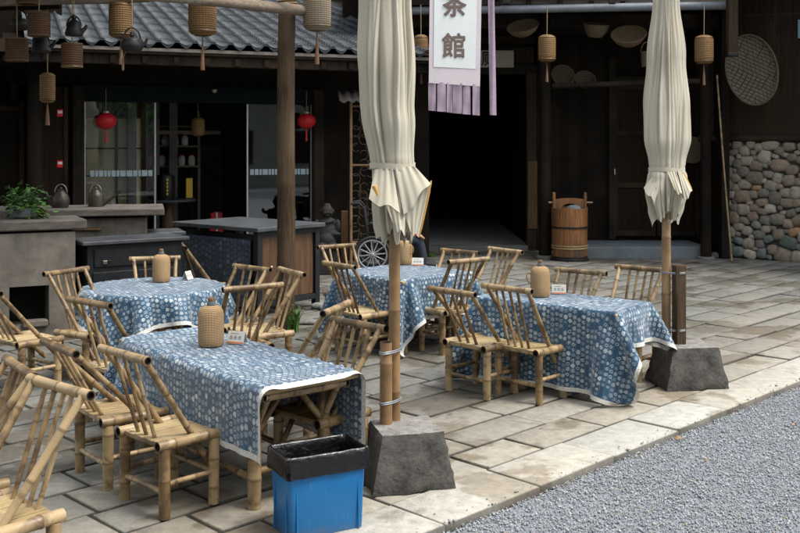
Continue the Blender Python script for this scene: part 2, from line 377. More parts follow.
def m_slab():
    t = NT('sandstone_paving'); col0 = t.attr('col').outputs['Color']; v = t.obj()
    n = t.noise(1.1, 5, v, .6); n2 = t.noise(14, 5, v, .65); n3 = t.noise(90, 3, v)
    col = t.mix(t.ramp(n2, [(.35, (0,0,0)), (.7, (1,1,1))]), t.mix(1.0, col0, (.80,.80,.80), 'MULTIPLY'), t.mix(1.0, col0, (1.12,1.12,1.12), 'MULTIPLY'))
    stain = t.ramp(n, [(.515, (0,0,0)), (.545, (1,1,1))])
    col = t.mix(t.math('MULTIPLY', stain, .62), col, t.mix(1.0, col, (.50,.42,.31), 'MULTIPLY'))
    n4 = t.noise(3.2, 6, v, .7, .8); damp = t.ramp(n4, [(.56, (0,0,0)), (.66, (1,1,1))])
    col = t.mix(t.math('MULTIPLY', damp, .55), col, t.mix(1.0, col, (.45,.44,.38), 'MULTIPLY'))
    sp = t.ramp(n3, [(.60, (0,0,0)), (.72, (1,1,1))]); col = t.mix(t.math('MULTIPLY', sp, .45), col, (.06,.055,.04))
    wt = t.ramp(t.noise(34, 4, v, .7), [(.64, (0,0,0)), (.72, (1,1,1))]); col = t.mix(t.math('MULTIPLY', wt, .25), col, (.5,.49,.44))
    t.bump(t.math('ADD', n2, t.math('ADD', t.math('MULTIPLY', n3, .5), t.math('MULTIPLY', n4, .8))), .6, .009)
    rg = t.math('SUBTRACT', t.math('MULTIPLY_ADD', n2, .25, .66), t.math('MULTIPLY', stain, .18))
    return t.set(col, rg, 0.0, .35)
M['slab'] = m_slab()
M['grout'] = simple('mossy_joint_soil', (.012,.012,.008), (.035,.033,.02), 9, rough=1, bump=.5)
def m_cobble(name, b=.5):
    t = NT(name); c = t.attr('col').outputs['Color']; n = t.noise(22, 5, t.obj(), .65); n2 = t.noise(6, 3, t.obj())
    col = t.mix(t.ramp(n, [(.3, (0,0,0)), (.7, (1,1,1))]), t.mix(1.0, c, (.62,.62,.62), 'MULTIPLY'), t.mix(1.0, c, (1.2,1.18,1.12), 'MULTIPLY'))
    t.bump(t.math('ADD', n, n2), b, .01); return t.set(col, .8, 0.0, .3)
M['cobble'] = m_cobble('river_cobble'); M['pebble'] = m_cobble('gravel_chip', .1)
M['tile'] = None
def m_tile():
    t = NT('grey_clay_tile'); a = t.attr('a').outputs['Fac']; n = t.noise(7, 4, t.obj()); n2 = t.noise(1.3, 3, t.obj()); n3 = t.noise(40, 3, t.obj())
    col = t.mix(n, (.022,.027,.032), (.085,.098,.108)); col = t.mix(t.math('MULTIPLY', n2, .4), col, (.06,.075,.08))
    tc = t.n('ShaderNodeTexCoord'); sp = t.n('ShaderNodeSeparateXYZ'); t.l(tc.outputs['Object'], sp.inputs[0])
    zz = t.math('SUBTRACT', sp.outputs[2], t.math('MULTIPLY', sp.outputs[1], .27))
    q = t.math('DIVIDE', t.math('ADD', t.math('ADD', sp.outputs[1], t.math('MULTIPLY', zz, 1.6)), t.math('MULTIPLY', n3, .02)), .105)
    fr = t.math('FRACT', q); ln = t.math('LESS_THAN', fr, .34)          # stacked thin pan tiles: dark gaps at the laps
    col = t.mix(t.math('MULTIPLY', ln, .75), col, (.018,.02,.024))
    col = t.mix(a, col, (.014,.016,.019))
    t.bump(fr, .8, .012); return t.set(col, .6, 0.0, .3)
M['tile'] = m_tile()

def vcol(me, cols):
    at_ = me.color_attributes.new('col', 'FLOAT_COLOR', 'POINT')
    arr = np.ones((len(me.vertices), 4), 'f'); arr[:, :3] = cols; at_.data.foreach_set('color', arr.ravel())
def np_mesh(name, V, F, m, cols=None, smooth=True, parent=None, kind=None):
    me = bpy.data.meshes.new(name); V = np.asarray(V, 'f'); F = np.asarray(F, 'i')
    me.vertices.add(len(V)); me.vertices.foreach_set('co', V.ravel())
    k = F.shape[1]; me.loops.add(F.size); me.loops.foreach_set('vertex_index', F.ravel())
    me.polygons.add(len(F)); me.polygons.foreach_set('loop_start', np.arange(0, F.size, k, dtype='i'))
    me.update(calc_edges=True)
    if smooth: me.polygons.foreach_set('use_smooth', np.ones(len(F), bool))
    if cols is not None: vcol(me, cols)
    me.materials.append(m); me.update()
    o = bpy.data.objects.new(name, me); C.objects.link(o)
    if parent: o.parent = parent
    if kind: o['kind'] = kind
    return o

# ------------------------------------------------------------------ ground
UA = Vector((.70, .714, 0)).normalized(); NA = Vector((.714, -.70, 0)).normalized()
RZ = math.atan2(UA.y, UA.x)                      # paving axis angle
g = MB().box((0, 30, -.2), (260, 260, .2)); go = g.build('ground', M['grout'], smooth=0, kind='structure')
def slab_mesh(rows, name, base, var, gap=.020, z0=0.0, far=True):
    V = []; F = []; COL = []
    for (b0, b1, a0, a1, lo, hi) in rows:
        a = a0 + random.uniform(0, .5)
        while a < a1:
            L = random.uniform(lo, hi)
            g_ = gap*random.uniform(.7, 1.4)
            x0, x1, y0, y1 = a+g_/2, a+L-g_/2, b0+g_/2, b1-g_/2
            zz = z0 + random.uniform(-.004, .004); bv = random.uniform(.006, .011)
            tl = [random.uniform(-.0025, .0025) for _ in range(4)]
            o = len(V)
            cs = [(x0,y0),(x1,y0),(x1,y1),(x0,y1)]
            jt = [(random.uniform(-.004,.004), random.uniform(-.004,.004)) for _ in range(4)]
            cs = [(p[0]+q[0], p[1]+q[1]) for p, q in zip(cs, jt)]
            mx, my = (x0+x1)/2, (y0+y1)/2
            ins = [(p[0]+math.copysign(bv, mx-p[0]), p[1]+math.copysign(bv, my-p[1])) for p in cs]
            for ring, zc in ((cs, -.07), (cs, -.006), (ins, 0)):
                for k, (u_, n_) in enumerate(ring):
                    p = UA*u_ + NA*n_; V.append((p.x, p.y, zz+zc+(tl[k] if zc > -.05 else 0)))
            for k in range(4):
                k2 = (k+1) % 4
                F += [(o+k, o+k2, o+4+k2, o+4+k), (o+4+k, o+4+k2, o+8+k2, o+8+k)]
            F.append((o+8, o+9, o+10, o+11))
            c = base(mx, my); v = random.uniform(1-var, 1+var); w = random.uniform(-.02, .035)
            c = np.array(c)*v*np.array([1+w, 1, 1-w])
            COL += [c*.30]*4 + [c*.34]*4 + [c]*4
            a += L
    return V, F, COL
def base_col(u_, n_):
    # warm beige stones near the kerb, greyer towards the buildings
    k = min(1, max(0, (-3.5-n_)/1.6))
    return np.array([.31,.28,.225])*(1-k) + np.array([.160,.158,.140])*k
rows = []; b = -3.53
while b > -17:
    w = random.uniform(.31, .38); rows.append((b-w, b, -2, 24, .5, .85)); b -= w
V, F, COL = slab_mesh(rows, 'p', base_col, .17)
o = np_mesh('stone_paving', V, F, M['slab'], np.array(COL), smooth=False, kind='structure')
V, F, COL = slab_mesh([(-3.53, -3.15, -2.2, 24, .62, .76)], 'k', lambda a, b: (.42,.40,.345), .06, gap=.010, z0=.006)
np_mesh('kerb_paving', V, F, M['slab'], np.array(COL), smooth=False, kind='structure')
g = MB().box((0,0,0), (26.4, 14.0, .03), rz=0); o = g.build('paving_bed', M['grout'], smooth=0, kind='structure')
pc = UA*11 + NA*(-10.25); o.location = (pc.x, pc.y, -.027); o.rotation_euler = (0,0,RZ)
# gravel bed and chips
g = MB().box((0,0,0), (40, 20, .02)); o = g.build('gravel_bed', simple('gravel_dust', (.14,.15,.165), (.25,.265,.285), 60, rough=1, bump=.8), smooth=0, kind='structure')
pc = UA*8 + NA*(6.86); o.location = (pc.x, pc.y, -.043); o.rotation_euler = (0,0,RZ)
def gravel():
    N = 80000
    a = np.random.uniform(1.6, 9.2, N*3); b_ = -3.15 + np.random.uniform(0, 3.4, N*3)
    X = a*UA.x + b_*NA.x; Y = a*UA.y + b_*NA.y
    keep = (X/np.maximum(Y,.1) < .47) & (Y > 4.3) & (Y < 8.6); X, Y = X[keep][:N], Y[keep][:N]; n = len(X)
    D = np.array([(1,0,0),(-1,0,0),(0,1,0),(0,-1,0),(0,0,1),(0,0,-1)], 'f')
    F0 = np.array([(0,2,4),(2,1,4),(1,3,4),(3,0,4),(2,0,5),(1,2,5),(3,1,5),(0,3,5)])
    r = np.random.gamma(7, .00075, n)[:, None, None].clip(.003, .013)
    V = D[None]*r*np.random.uniform(.6, 1.25, (n, 6, 3))
    ax = np.random.normal(size=(n, 3)); ax /= np.linalg.norm(ax, axis=1)[:, None]; th = np.random.uniform(0, 6.28, n)
    K = np.zeros((n,3,3)); K[:,0,1]=-ax[:,2]; K[:,0,2]=ax[:,1]; K[:,1,0]=ax[:,2]; K[:,1,2]=-ax[:,0]; K[:,2,0]=-ax[:,1]; K[:,2,1]=ax[:,0]
    R = np.eye(3)[None] + np.sin(th)[:,None,None]*K + (1-np.cos(th))[:,None,None]*(K@K)
    V = np.einsum('nij,nkj->nki', R, V)
    z = -.031 + np.random.uniform(-.003, .008, n)
    ns_ = 190; aa_ = np.random.uniform(1.6, 9.2, ns_); bb_ = -3.155 - np.random.exponential(.03, ns_)      # chips kicked up onto the kerb
    X[:ns_] = aa_*UA.x + bb_*NA.x; Y[:ns_] = aa_*UA.y + bb_*NA.y; z[:ns_] = .011
    V += np.stack([X, Y, z], 1)[:, None, :]
    F = (F0[None] + (np.arange(n)*6)[:, None, None]).reshape(-1, 3)
    br = np.random.uniform(.27, .41, n); tint = np.random.uniform(-.02, .02, n)
    col = np.stack([br*.93+tint, br*1.0, br*1.09-tint], 1)
    odd = np.random.rand(n) < .03; col[odd] = [.40,.33,.24]
    o = np_mesh('gravel', V.reshape(-1,3), F, M['pebble'], np.repeat(col, 6, 0), smooth=False, kind='stuff')
    tag(o, 'loose blue-grey gravel chips beside the kerb stones', 'gravel')
gravel()
# dead leaves on the gravel
lf = MB()
M['dead_leaf'] = simple('dead_leaf', (.22,.13,.05), (.4,.27,.12), 30, rough=.8, bump=.3)
lab = ['small curled dead leaf on the gravel close to the kerb, largest of the leaves', 'pale dead leaf scrap lying on the gravel near the kerb joint', 'thin dead leaf on the gravel below the others', 'dead leaf at the right side of the gravel', 'tiny dead leaf on gravel up near the right kerb']
for k, (px, py) in enumerate([(679,444), (706,464), (640,459), (795,429), (758,408)]):
    p = G(px, py, -.04); b_ = MB(); n = 7; vs = []
    for i in range(n):
        t = i/(n-1); w = .013*math.sin(math.pi*min(.999, t*.9+.05)); z = .012*math.sin(t*3)
        vs += [(t*.05-.025, -w, z+.006), (t*.05-.025, 0, z), (t*.05-.025, w, z+.008)]
    fs = [(3*i+j, 3*i+j+1, 3*i+j+4, 3*i+j+3) for i in range(n-1) for j in range(2)]
    b_.add(vs, fs); o = b_.build('dead_leaf', M['dead_leaf']); o.location = (p.x, p.y, -.018); o.rotation_euler = (.2, .1, k*1.3)
    s_ = [1.2, .8, .7, .9, .5][k]; o.scale = (s_,)*3; tag(o, lab[k], 'leaf', 'dead leaves on the gravel')
# two loose stones by the post
for (px, py, s_, l_) in [(327, 309, .13, 'flat pale stone lying on the paving left of the middle table'), (306, 324, .09, 'small flat grey stone on the paving beside the log post')]:
    p = G(px, py); b_ = MB(); bm = bmesh.new(); bmesh.ops.create_icosphere(bm, subdivisions=3, radius=1); bm.verts.index_update()
    vs = [Vector((v.co.x*s_*1.3, v.co.y*s_, v.co.z*s_*.35))*(1+.15*math.sin(v.co.x*5+s_*90)*math.cos(v.co.y*4)) for v in bm.verts]
    b_.add(vs, [[v.index for v in f.verts] for f in bm.faces]); bm.free()
    o = b_.build('flat_stone', M['block_top']); o.location = (p.x, p.y, s_*.25); tag(o, l_, 'stone')

# ------------------------------------------------------------------ cloth simulation (numpy, position based)
def sim_cloth(x0, x1, y0, y1, zt, hx, hy, rad=None, h=.03, steps=150, its=14, seed=1):
    rs = np.random.RandomState(seed)
    nx = int(round((x1-x0)/h))+1; ny = int(round((y1-y0)/h))+1
    gx = np.linspace(x0, x1, nx); gy = np.linspace(y0, y1, ny)
    X = np.zeros((nx, ny, 3)); X[..., 0] = gx[:, None]; X[..., 1] = gy[None, :]; X[..., 2] = zt+.012
    X += rs.normal(0, .0015, X.shape); P = X.copy(); Vv = np.zeros_like(X)
    hx_, hy_ = gx[1]-gx[0], gy[1]-gy[0]
    cons = []
    def addc(di, dj, rest, k):
        # two colours along the direction so that no vertex is used twice in a batch
        si = slice(0, nx-di); 
        for col in (0, 1):
            I, J = np.meshgrid(np.arange(nx-di), np.arange(max(0, -dj), ny-max(0, dj)), indexing='ij')
            key = (I//di if di else J//abs(dj)) % 2
            mk = key == col; i, j = I[mk], J[mk]
            cons.append(((i*ny+j), ((i+di)*ny+j+dj), rest, k))
    addc(1, 0, hx_, 1.0); addc(0, 1, hy_, 1.0)
    dg = math.hypot(hx_, hy_); addc(1, 1, dg, .6); addc(1, -1, dg, .6)
    addc(2, 0, 2*hx_, .22); addc(0, 2, 2*hy_, .22)
    addc(4, 0, 4*hx_, .05); addc(0, 4, 4*hy_, .05)
    dt = 1/50; n = nx*ny; P = X.reshape(n, 3); Vv = np.zeros((n, 3)); e = .006
    fr = rs.uniform(.97, 1.0, (n, 1))
    for s_ in range(steps):
        old = P.copy(); Vv[:, 2] -= 9.8*dt; Vv *= .97 if s_ < steps*.7 else .85
        P = P + Vv*dt
        for it in range(its):
            for A, B, rest, k in cons:
                d = P[B]-P[A]; L = np.sqrt((d*d).sum(1))+1e-9
                c = (d*(k*.5*(L-rest)/L)[:, None]); P[A] += c; P[B] -= c
            if rad is None:
                px_ = hx+e-np.abs(P[:,0]); py_ = hy+e-np.abs(P[:,1])
            else:
                R = np.sqrt(P[:,0]**2+P[:,1]**2)+1e-9; px_ = rad+e-R; py_ = np.full(n, 9.)
            pz_ = zt+e-P[:,2]; ins = (px_ > 0) & (py_ > 0) & (pz_ > 0)
            top = ins & (pz_ <= np.minimum(px_, py_)+.03) & (pz_ < .06)
            P[top, 2] = zt+e; P[top, :2] = old[top, :2] + (P[top, :2]-old[top, :2])*.25
            sd2 = ins & ~top
            if rad is None:
                sx_ = sd2 & (px_ <= py_); P[sx_, 0] = np.sign(P[sx_, 0])*(hx+e)
                sy_ = sd2 & ~sx_; P[sy_, 1] = np.sign(P[sy_, 1])*(hy+e)
            else: P[sd2, :2] *= ((rad+e)/R[sd2])[:, None]
            fl = P[:,2] < .012; P[fl, 2] = .012
        Vv = (P-old)/dt
        sp = np.sqrt((Vv*Vv).sum(1))[:, None]; Vv = np.where(sp > 3, Vv/sp*3, Vv)
    Q = P.reshape(nx, ny, 3)
    def up(A):           # cubic upsample along axis 0
        n0 = A.shape[0]; B = np.zeros((2*n0-1,)+A.shape[1:]); B[0::2] = A
        E = np.concatenate([2*A[:1]-A[1:2], A, 2*A[-1:]-A[-2:-1]], 0)
        B[1::2] = (-E[:-3]+9*E[1:-2]+9*E[2:-1]-E[3:])/16; return B
    Q = up(Q); Q = up(Q.transpose(1,0,2)).transpose(1,0,2)
    U = np.linspace(x0, x1, Q.shape[0]); Vq = np.linspace(y0, y1, Q.shape[1])
    return Q, U, Vq
def cloth_obj(name, Q, U, Vq, hem, parent_loc, rz, label, cat, group, uvoff):
    nx, ny = Q.shape[:2]; idx = np.arange(nx*ny).reshape(nx, ny)
    F = np.stack([idx[:-1,:-1], idx[1:,:-1], idx[1:,1:], idx[:-1,1:]], -1)
    mask = np.zeros((nx-1, ny-1), bool); mask[:hem] = mask[-hem:] = True; mask[:, :hem] = mask[:, -hem:] = True
    uvp = np.stack(np.meshgrid(U+uvoff, Vq+uvoff, indexing='ij'), -1).reshape(-1, 2)
    obs = []
    for mk, mname, m in ((~mask, name, M['batik']), (mask, 'lace_trim', M['lace'])):
        f = F[mk].reshape(-1, 4); used, inv = np.unique(f, return_inverse=True); f2 = inv.reshape(f.shape)
        V = Q.reshape(-1, 3)[used].copy()
        o = np_mesh(mname, V, f2, m); uv = o.data.uv_layers.new(name='UVMap')
        uv.data.foreach_set('uv', uvp[used][f2.ravel()].astype('f').ravel()); obs.append(o)
    a, bb = obs; bb.parent = a; a.location = parent_loc; a.rotation_euler = (0, 0, rz)
    return tag(a, label, cat, group)
ZT = .64
def rect_table(near, dirL, L, Wd, label, over, clabel, seed, inset=(.2,.08)):
    # near: near corner; dirL: direction of the long edge (local +x); width goes to local +y
    u = Vector((dirL[0], dirL[1], 0)).normalized(); w = Vector((-u.y, u.x, 0))
    if w.y < 0: w = -w
    rz = math.atan2(u.y, u.x)
    sgn = 1 if (Vector((-math.sin(rz), math.cos(rz), 0)) - w).length < .1 else -1
    c = Vector(near) + u*L/2 + w*Wd/2; c.z = 0
    t = thing('tea_table', label, 'table', (c.x, c.y, 0), rz, 'low bamboo tea tables')
    MB().box((0,0,ZT-.02), (L, Wd, .03), bev=.006).build('tabletop', M['bamboo_pale'], t)
    ap = MB()
    for s_ in (-1, 1):
        ap.bamboo((-L/2+.04, s_*(Wd/2-.05), ZT-.06), (L/2-.04, s_*(Wd/2-.05), ZT-.06), .022)
        ap.bamboo((s_*(L/2-.06), -Wd/2+.05, ZT-.06), (s_*(L/2-.06), Wd/2-.05, ZT-.06), .022)
    ap.build('apron_frame', M['bamboo'], t)
    for sx in (-1, 1):
        for sy in (-1, 1):
            x, y = sx*(L/2-inset[0]), sy*(Wd/2-inset[1])
            MB().bamboo((x, y, 0), (x, y, ZT-.036), .034, gap=.21).build('leg', M['bamboo'], t)
            MB().bamboo((x, y, ZT-.26), (x+sx*.14, y-sy*.0, ZT-.05), .017, hollow=(0,0)).build('brace', M['bamboo'], t)
            MB().bamboo((x, y-sy*.02, ZT-.26), (x, y-sy*.19, ZT-.05), .017, hollow=(0,0)).build('brace', M['bamboo'], t)
    for sy in (-1, 1):
        y = sy*(Wd/2-inset[1]); MB().bamboo((-L/2+inset[0], y, .14), (L/2-inset[0], y, .14), .017, hollow=(0,0)).build('stretcher', M['bamboo'], t)
    for sx in (-1, 1):
        x = sx*(L/2-inset[0]); MB().bamboo((x, -Wd/2+inset[1], .18), (x, Wd/2-inset[1], .18), .017, hollow=(0,0)).build('stretcher', M['bamboo'], t)
    oL0, oL1, oW0, oW1 = over     # overhang at near end, far end (along u), near side, far side (along w)
    if sgn > 0: y0, y1 = -Wd/2-oW0, Wd/2+oW1
    else: y0, y1 = -Wd/2-oW1, Wd/2+oW0
    Q, U, Vq = sim_cloth(-L/2-oL0, L/2+oL1, y0, y1, ZT, L/2, Wd/2, seed=seed)
    cloth_obj('tablecloth', Q, U, Vq, 2, (c.x, c.y, 0), rz, clabel, 'tablecloth', 'indigo batik tablecloths', seed*.37)
    return c, rz
# front table, right table, middle table
rect_table(G(262,389,ZT), (-.64,.77), 1.62, .58, 'long bamboo tea table behind the blue bin, nearest the camera', (.035,.30,.34,.40),
           'blue and white batik tablecloth on the front table, nearest the camera', 3)
rect_table(G(617,313.5,ZT), (-.79,.61), 1.18, .58, 'bamboo tea table beside the right umbrella, its cloth nearly reaching the ground', (.27,.30,.55,.30),
           'blue and white batik tablecloth hanging nearly to the ground by the right umbrella', 5)
rect_table(G(403,281,ZT), (-.66,.72), .92, .88, 'square bamboo tea table standing in the middle behind the left umbrella pole', (.35,.34,.42,.34),
           'blue batik tablecloth on the middle table behind the left umbrella pole', 8, (.12,.12))
# round table
rc = Vector((-2.01, 8.17, 0)); RR = .57
t = thing('round_table', 'round bamboo tea table in front of the black cabinet', 'table', rc, .4, 'low bamboo tea tables')
MB().lathe([(0.01,ZT-.035),(RR-.01,ZT-.035),(RR,ZT-.03),(RR,ZT-.008),(RR-.01,ZT-.004),(.01,ZT-.004)], seg=48).build('tabletop', M['bamboo_pale'], t)
for k in range(4):
    a = k*math.pi/2; x, y = .36*math.cos(a), .36*math.sin(a)
    MB().bamboo((x, y, 0), (x, y, ZT-.036), .034, gap=.2).build('leg', M['bamboo'], t)
for k in range(4):
    a = k*math.pi/2; b_ = a+math.pi/2
    MB().bamboo((.36*math.cos(a), .36*math.sin(a), .16), (.36*math.cos(b_), .36*math.sin(b_), .16), .016, hollow=(0,0)).build('stretcher', M['bamboo'], t)
Q, U, Vq = sim_cloth(-.79, .79, -.79, .79, ZT, 0, 0, rad=RR, seed=11)
cloth_obj('tablecloth', Q, U, Vq, 2, rc, math.radians(28), 'blue batik square tablecloth draped over the round table', 'tablecloth', 'indigo batik tablecloths', 2.2)

# ------------------------------------------------------------------ bamboo chairs
def make_chair(d, zr, nsp=3, dark=False, seed=1, wob=.0):
    random.seed(seed)
    t = thing('bamboo_chair', 'x', 'chair', (0,0,0))
    B = M['bamboo']; SP = M['bamboo_dark'] if dark else M['bamboo']
    lx, ly = .185, .145
    for sx in (-1, 1):
        for sy in (-1, 1):
            MB().bamboo((sx*lx+random.uniform(-.004,.004), sy*ly, 0), (sx*lx, sy*ly, .338), .0275, gap=.16, seg=12, hollow=(1,0)).build('leg', B, t)
    for sx in (-1, 1):
        MB().bamboo((sx*lx, -.185, .357), (sx*lx, .185, .357), .027, gap=.2, seg=12).build('seat_rail', B, t)
    fr = MB()
    for y in (-.148, .148): fr.bamboo((-lx+.02, y, .352), (lx-.02, y, .352), .017, hollow=(0,0))
    for y in (-.05, .05): fr.bamboo((-lx+.02, y, .340), (lx-.02, y, .340), .011, hollow=(0,0))
    fr.build('seat_frame', B, t)
    st = MB(); n = 7; w = (2*lx-.056)/n
    for k in range(n):
        x = -lx+.028+w*(k+.5); st.box((x, 0, .366+random.uniform(-.002,.002)), (w-.005, .335+random.uniform(-.01,.01), .008), bev=.002, a=random.choice([0,0,.15,.35]))
    st.build('seat', M['bamboo_pale'], t)
    for sx in (-1, 1):
        MB().bamboo((sx*lx, -ly, .165), (sx*lx, ly, .165), .0135, gap=.12, hollow=(0,0)).build('stretcher', B, t)
    MB().bamboo((-lx, -ly, .125), (lx, -ly, .125), .0135, gap=.14, hollow=(0,0)).build('stretcher', B, t)
    MB().bamboo((-lx, ly, .165), (lx, ly, .165), .0135, gap=.14, hollow=(0,0)).build('stretcher', B, t)
    for sx in (-1, 1):
        top = Vector((sx*.185, -d+.004, zr)); seat = Vector((sx*.145, .035, .372)); dr = (seat-top).normalized()
        end = top + dr*((zr-.175)/(-dr.z))
        MB().bamboo(top, end, .0165, gap=.21, seg=10, hollow=(0,1), dark=.15 if not dark else .4).build('back_post', B, t)
    xs = {3: (-.095, -.005, .085), 4: (-.11, -.04, .03, .10)}[nsp]
    for x in xs:
        MB().bamboo((x+random.uniform(-.01,.01), -d, zr-.005), (x*.86, -.125, .355), .0105, gap=.25, seg=8, hollow=(0,0), dark=.2).build('spindle', SP, t)
    MB().bamboo((-.225, -d, zr), (.225, -d, zr), .0215, gap=.17, seg=12).build('top_rail', B, t)
    return t
protoA = make_chair(.26, .795, 3, False, 11)
protoB = make_chair(.33, .745, 3, False, 12)
protoC = make_chair(.28, .80, 4, False, 13)
protoD = make_chair(.27, .79, 4, True, 14)
# (prototype, rail centre px,py, facing vector, label)  or ('S', seat centre x,y)
CH = [
 ('A', (123,351.5), (.70,.71), 'bamboo chair pushed up to the long side of the front table, the nearest whole chair'),
 ('B', (60,346), (.77,.64), 'bamboo chair at the front table, half hidden behind the nearest whole chair'),
 ('C', (58,390), (-.64,-.76), 'bamboo chair cut off by the lower left corner, its back towards the front table'),
 ('C', ('S', -1.93, 4.30), (-.80,-.58), 'bamboo chair cut by the left edge, only its top rail and slanting rods showing'),
 ('B', ('S', -2.77, 7.42), (.63,.77), 'bamboo chair in front of the clay stove firebox with its whole seat showing'),
 ('C', (66,271.5), (.86,-.50), 'pale bamboo chair with four spindles between the clay stove and the round table'),
 ('A', (90,304.5), (.64,.77), 'bamboo chair tucked in at the front left of the round table'),
 ('A', ('S', -2.12, 8.72), (.30,-.95), 'bamboo chair behind the round table, only its top rail above the cloth'),
 ('D', ('S', -1.93, 10.15), (.95,.31), 'bamboo chair seen from its side by the dark blue cloth of the black bench'),
 ('A', (252,267), (-.64,-.76), 'upright bamboo chair on the right side of the round table, nearest the black table'),
 ('C', (253,289), (-.55,.83), "bamboo chair behind the front table's flask, facing the round table"),
 ('A', (291.5,273), (-.85,-.53), 'bamboo chair standing right against the log post, turned left'),
 ('A', (336.5,309), (-.95,.30), 'bamboo chair behind the front table with its back seen almost edge on'),
 ('C', (358.5,323), (-.70,-.71), 'bamboo chair at the right corner of the front table, beside the left umbrella pole'),
 ('A', (336.5,247), (.60,-.80), 'bamboo chair at the back left of the middle table, in front of the wheel'),
 ('D', (339,264), (.77,.64), 'bamboo chair with dark brown spindles at the front left of the middle table'),
 ('A', (460,250.5), (-.66,-.75), 'bamboo chair behind the middle table, the left one of the two standing there'),
 ('C', (505,251), (-.80,-.60), 'bamboo chair in front of the passage, right one of two behind the middle table'),
 ('C', (469,262), (-.59,.81), 'bamboo chair at the right side of the middle table, back towards the viewer'),
 ('BD', (452,291.5), (.73,.68), 'bamboo chair with dark spindles at the left end of the right table'),
 ('C', (506,288.5), (.70,.71), 'pale bamboo chair drawn up to the front of the right table, in full view'),
 ('C', (580,270.5), (-.64,-.77), 'bamboo chair behind the right table, between the wicker flask and the right umbrella'),
 ('C', (641,269.5), (-.64,-.77), 'bamboo chair behind the right table, its rail touching the right umbrella pole'),
]
protoBD = make_chair(.31, .76, 3, True, 15)
index_kids()
PR = {'A': (protoA,.26,.795), 'B': (protoB,.33,.745), 'C': (protoC,.28,.80), 'D': (protoD,.27,.79), 'BD': (protoBD,.31,.76)}
used = set()
for k, pos, f, lab_ in CH:
    pr, d, zr = PR[k]; f = Vector((f[0], f[1], 0)).normalized()
    if pos[0] == 'S': c = Vector((pos[1], pos[2], 0))
    else: c = G(pos[0], pos[1], zr); c.z = 0; c = c + f*d
    o = pr if k not in used else copy_tree(pr)
    used.add(k); sc_ = random.uniform(.975, 1.03); o.scale = (sc_, sc_, random.uniform(.98, 1.02)); o.location = (c.x, c.y, 0); o.rotation_euler = (0, 0, math.atan2(f.y, f.x)-math.pi/2)
    tag(o, lab_, 'chair', 'bamboo chairs around the tea tables')
random.seed(21)

# ------------------------------------------------------------------ wicker flasks and tent cards
def flask(p, label, rz=0, handle=True):
    t = thing('wicker_flask', label, 'flask', p, rz, 'wicker covered flasks on the tables')
    MB().lathe([(.01,0),(.068,0),(.072,.006),(.074,.05),(.074,.17),(.070,.195),(.058,.215),(.035,.226),(.02,.228)], seg=36).build('wicker_body', M['wicker'], t)
    MB().lathe([(.024,.226),(.024,.243),(.021,.250),(.018,.250)], seg=20).build('glass_neck', M['pot'], t)
    MB().lathe([(.012,.248),(.016,.25),(.019,.268),(.017,.272),(.004,.273)], seg=16).build('cork', M['cork'], t)
    if handle:
        MB().tube([(-.070,0,.175),(-.09,0,.18),(-.103,0,.16),(-.103,0,.13),(-.09,0,.105),(-.070,0,.10)], .0055, seg=8).build('handle', M['wicker'], t)
    return t
flask((-1.085, 5.74, ZT+.012), 'wicker covered flask on the front table beside the orange edged card', 2.0, False)
flask(G(159,284,ZT)+Vector((0,.08,.012)), 'wicker covered flask on the round table', 2.6, False)
flask(G(541.5,299,ZT)+Vector((0,.07,.012)), 'wicker covered flask with side handle on the right table', 0)
flask(G(404.5,266,ZT)+Vector((0,.07,.012)), 'wicker covered flask on the middle table, half behind the umbrella pole', 2.5)
def card(p, rz, label, w=.11, h=.075, stripe=True):
    t = thing('tent_card', label, 'card', p, rz, 'folded paper cards on the tables')
    T = .0015; an = math.radians(22)
    for s_ in (-1, 1):
        b_ = MB().box((0, s_*math.sin(an)*h/2, math.cos(an)*h/2), (w, T, h), M=Matrix.Rotation(s_*an, 4, 'X')); b_.build('card_side', M['card'], t, smooth=0)
    # print on the front side (towards local -y)
    R_ = Matrix.Rotation(-an, 4, 'X'); pr = MB(); random.seed(5)
    def on(x, z, sx, sz, mb): mb.box(Vector((0, -math.sin(an)*h/2, math.cos(an)*h/2)) + (R_ @ Vector((x, -T, z))), (sx, .0006, sz), M=R_)
    for k in range(3):
        x = -.03+k*.028
        on(x, .002, .019, .003, pr); on(x-.006, -.004, .003, .018, pr); on(x+.006, -.004, .003, .018, pr); on(x, -.008, .016, .003, pr); on(x, .008, .01, .003, pr)
    on(-.01, .022, .05, .003, pr)
    pr.build('print', M['card_ink'], t, smooth=0)
    if stripe:
        s2 = MB(); on(0, -h/2+.007, w, .010, s2); s2.build('orange_stripe', M['orange'], t, smooth=0)
    return t
card(Vector((-.945,5.80,ZT+.012)), math.radians(-20), 'white folded card with an orange bottom edge beside the front flask')
card(G(187,281,ZT)+Vector((0,.03,.012)), math.radians(70), 'small white folded card on the round table', stripe=False, w=.09)
card(G(560,296,ZT)+Vector((0,.05,.012)), math.radians(-8), 'cream folded card beside the flask on the right table')
card(G(418,267,ZT)+Vector((0,.05,.012)), math.radians(-10), 'cream folded card on the middle table right of the umbrella pole')

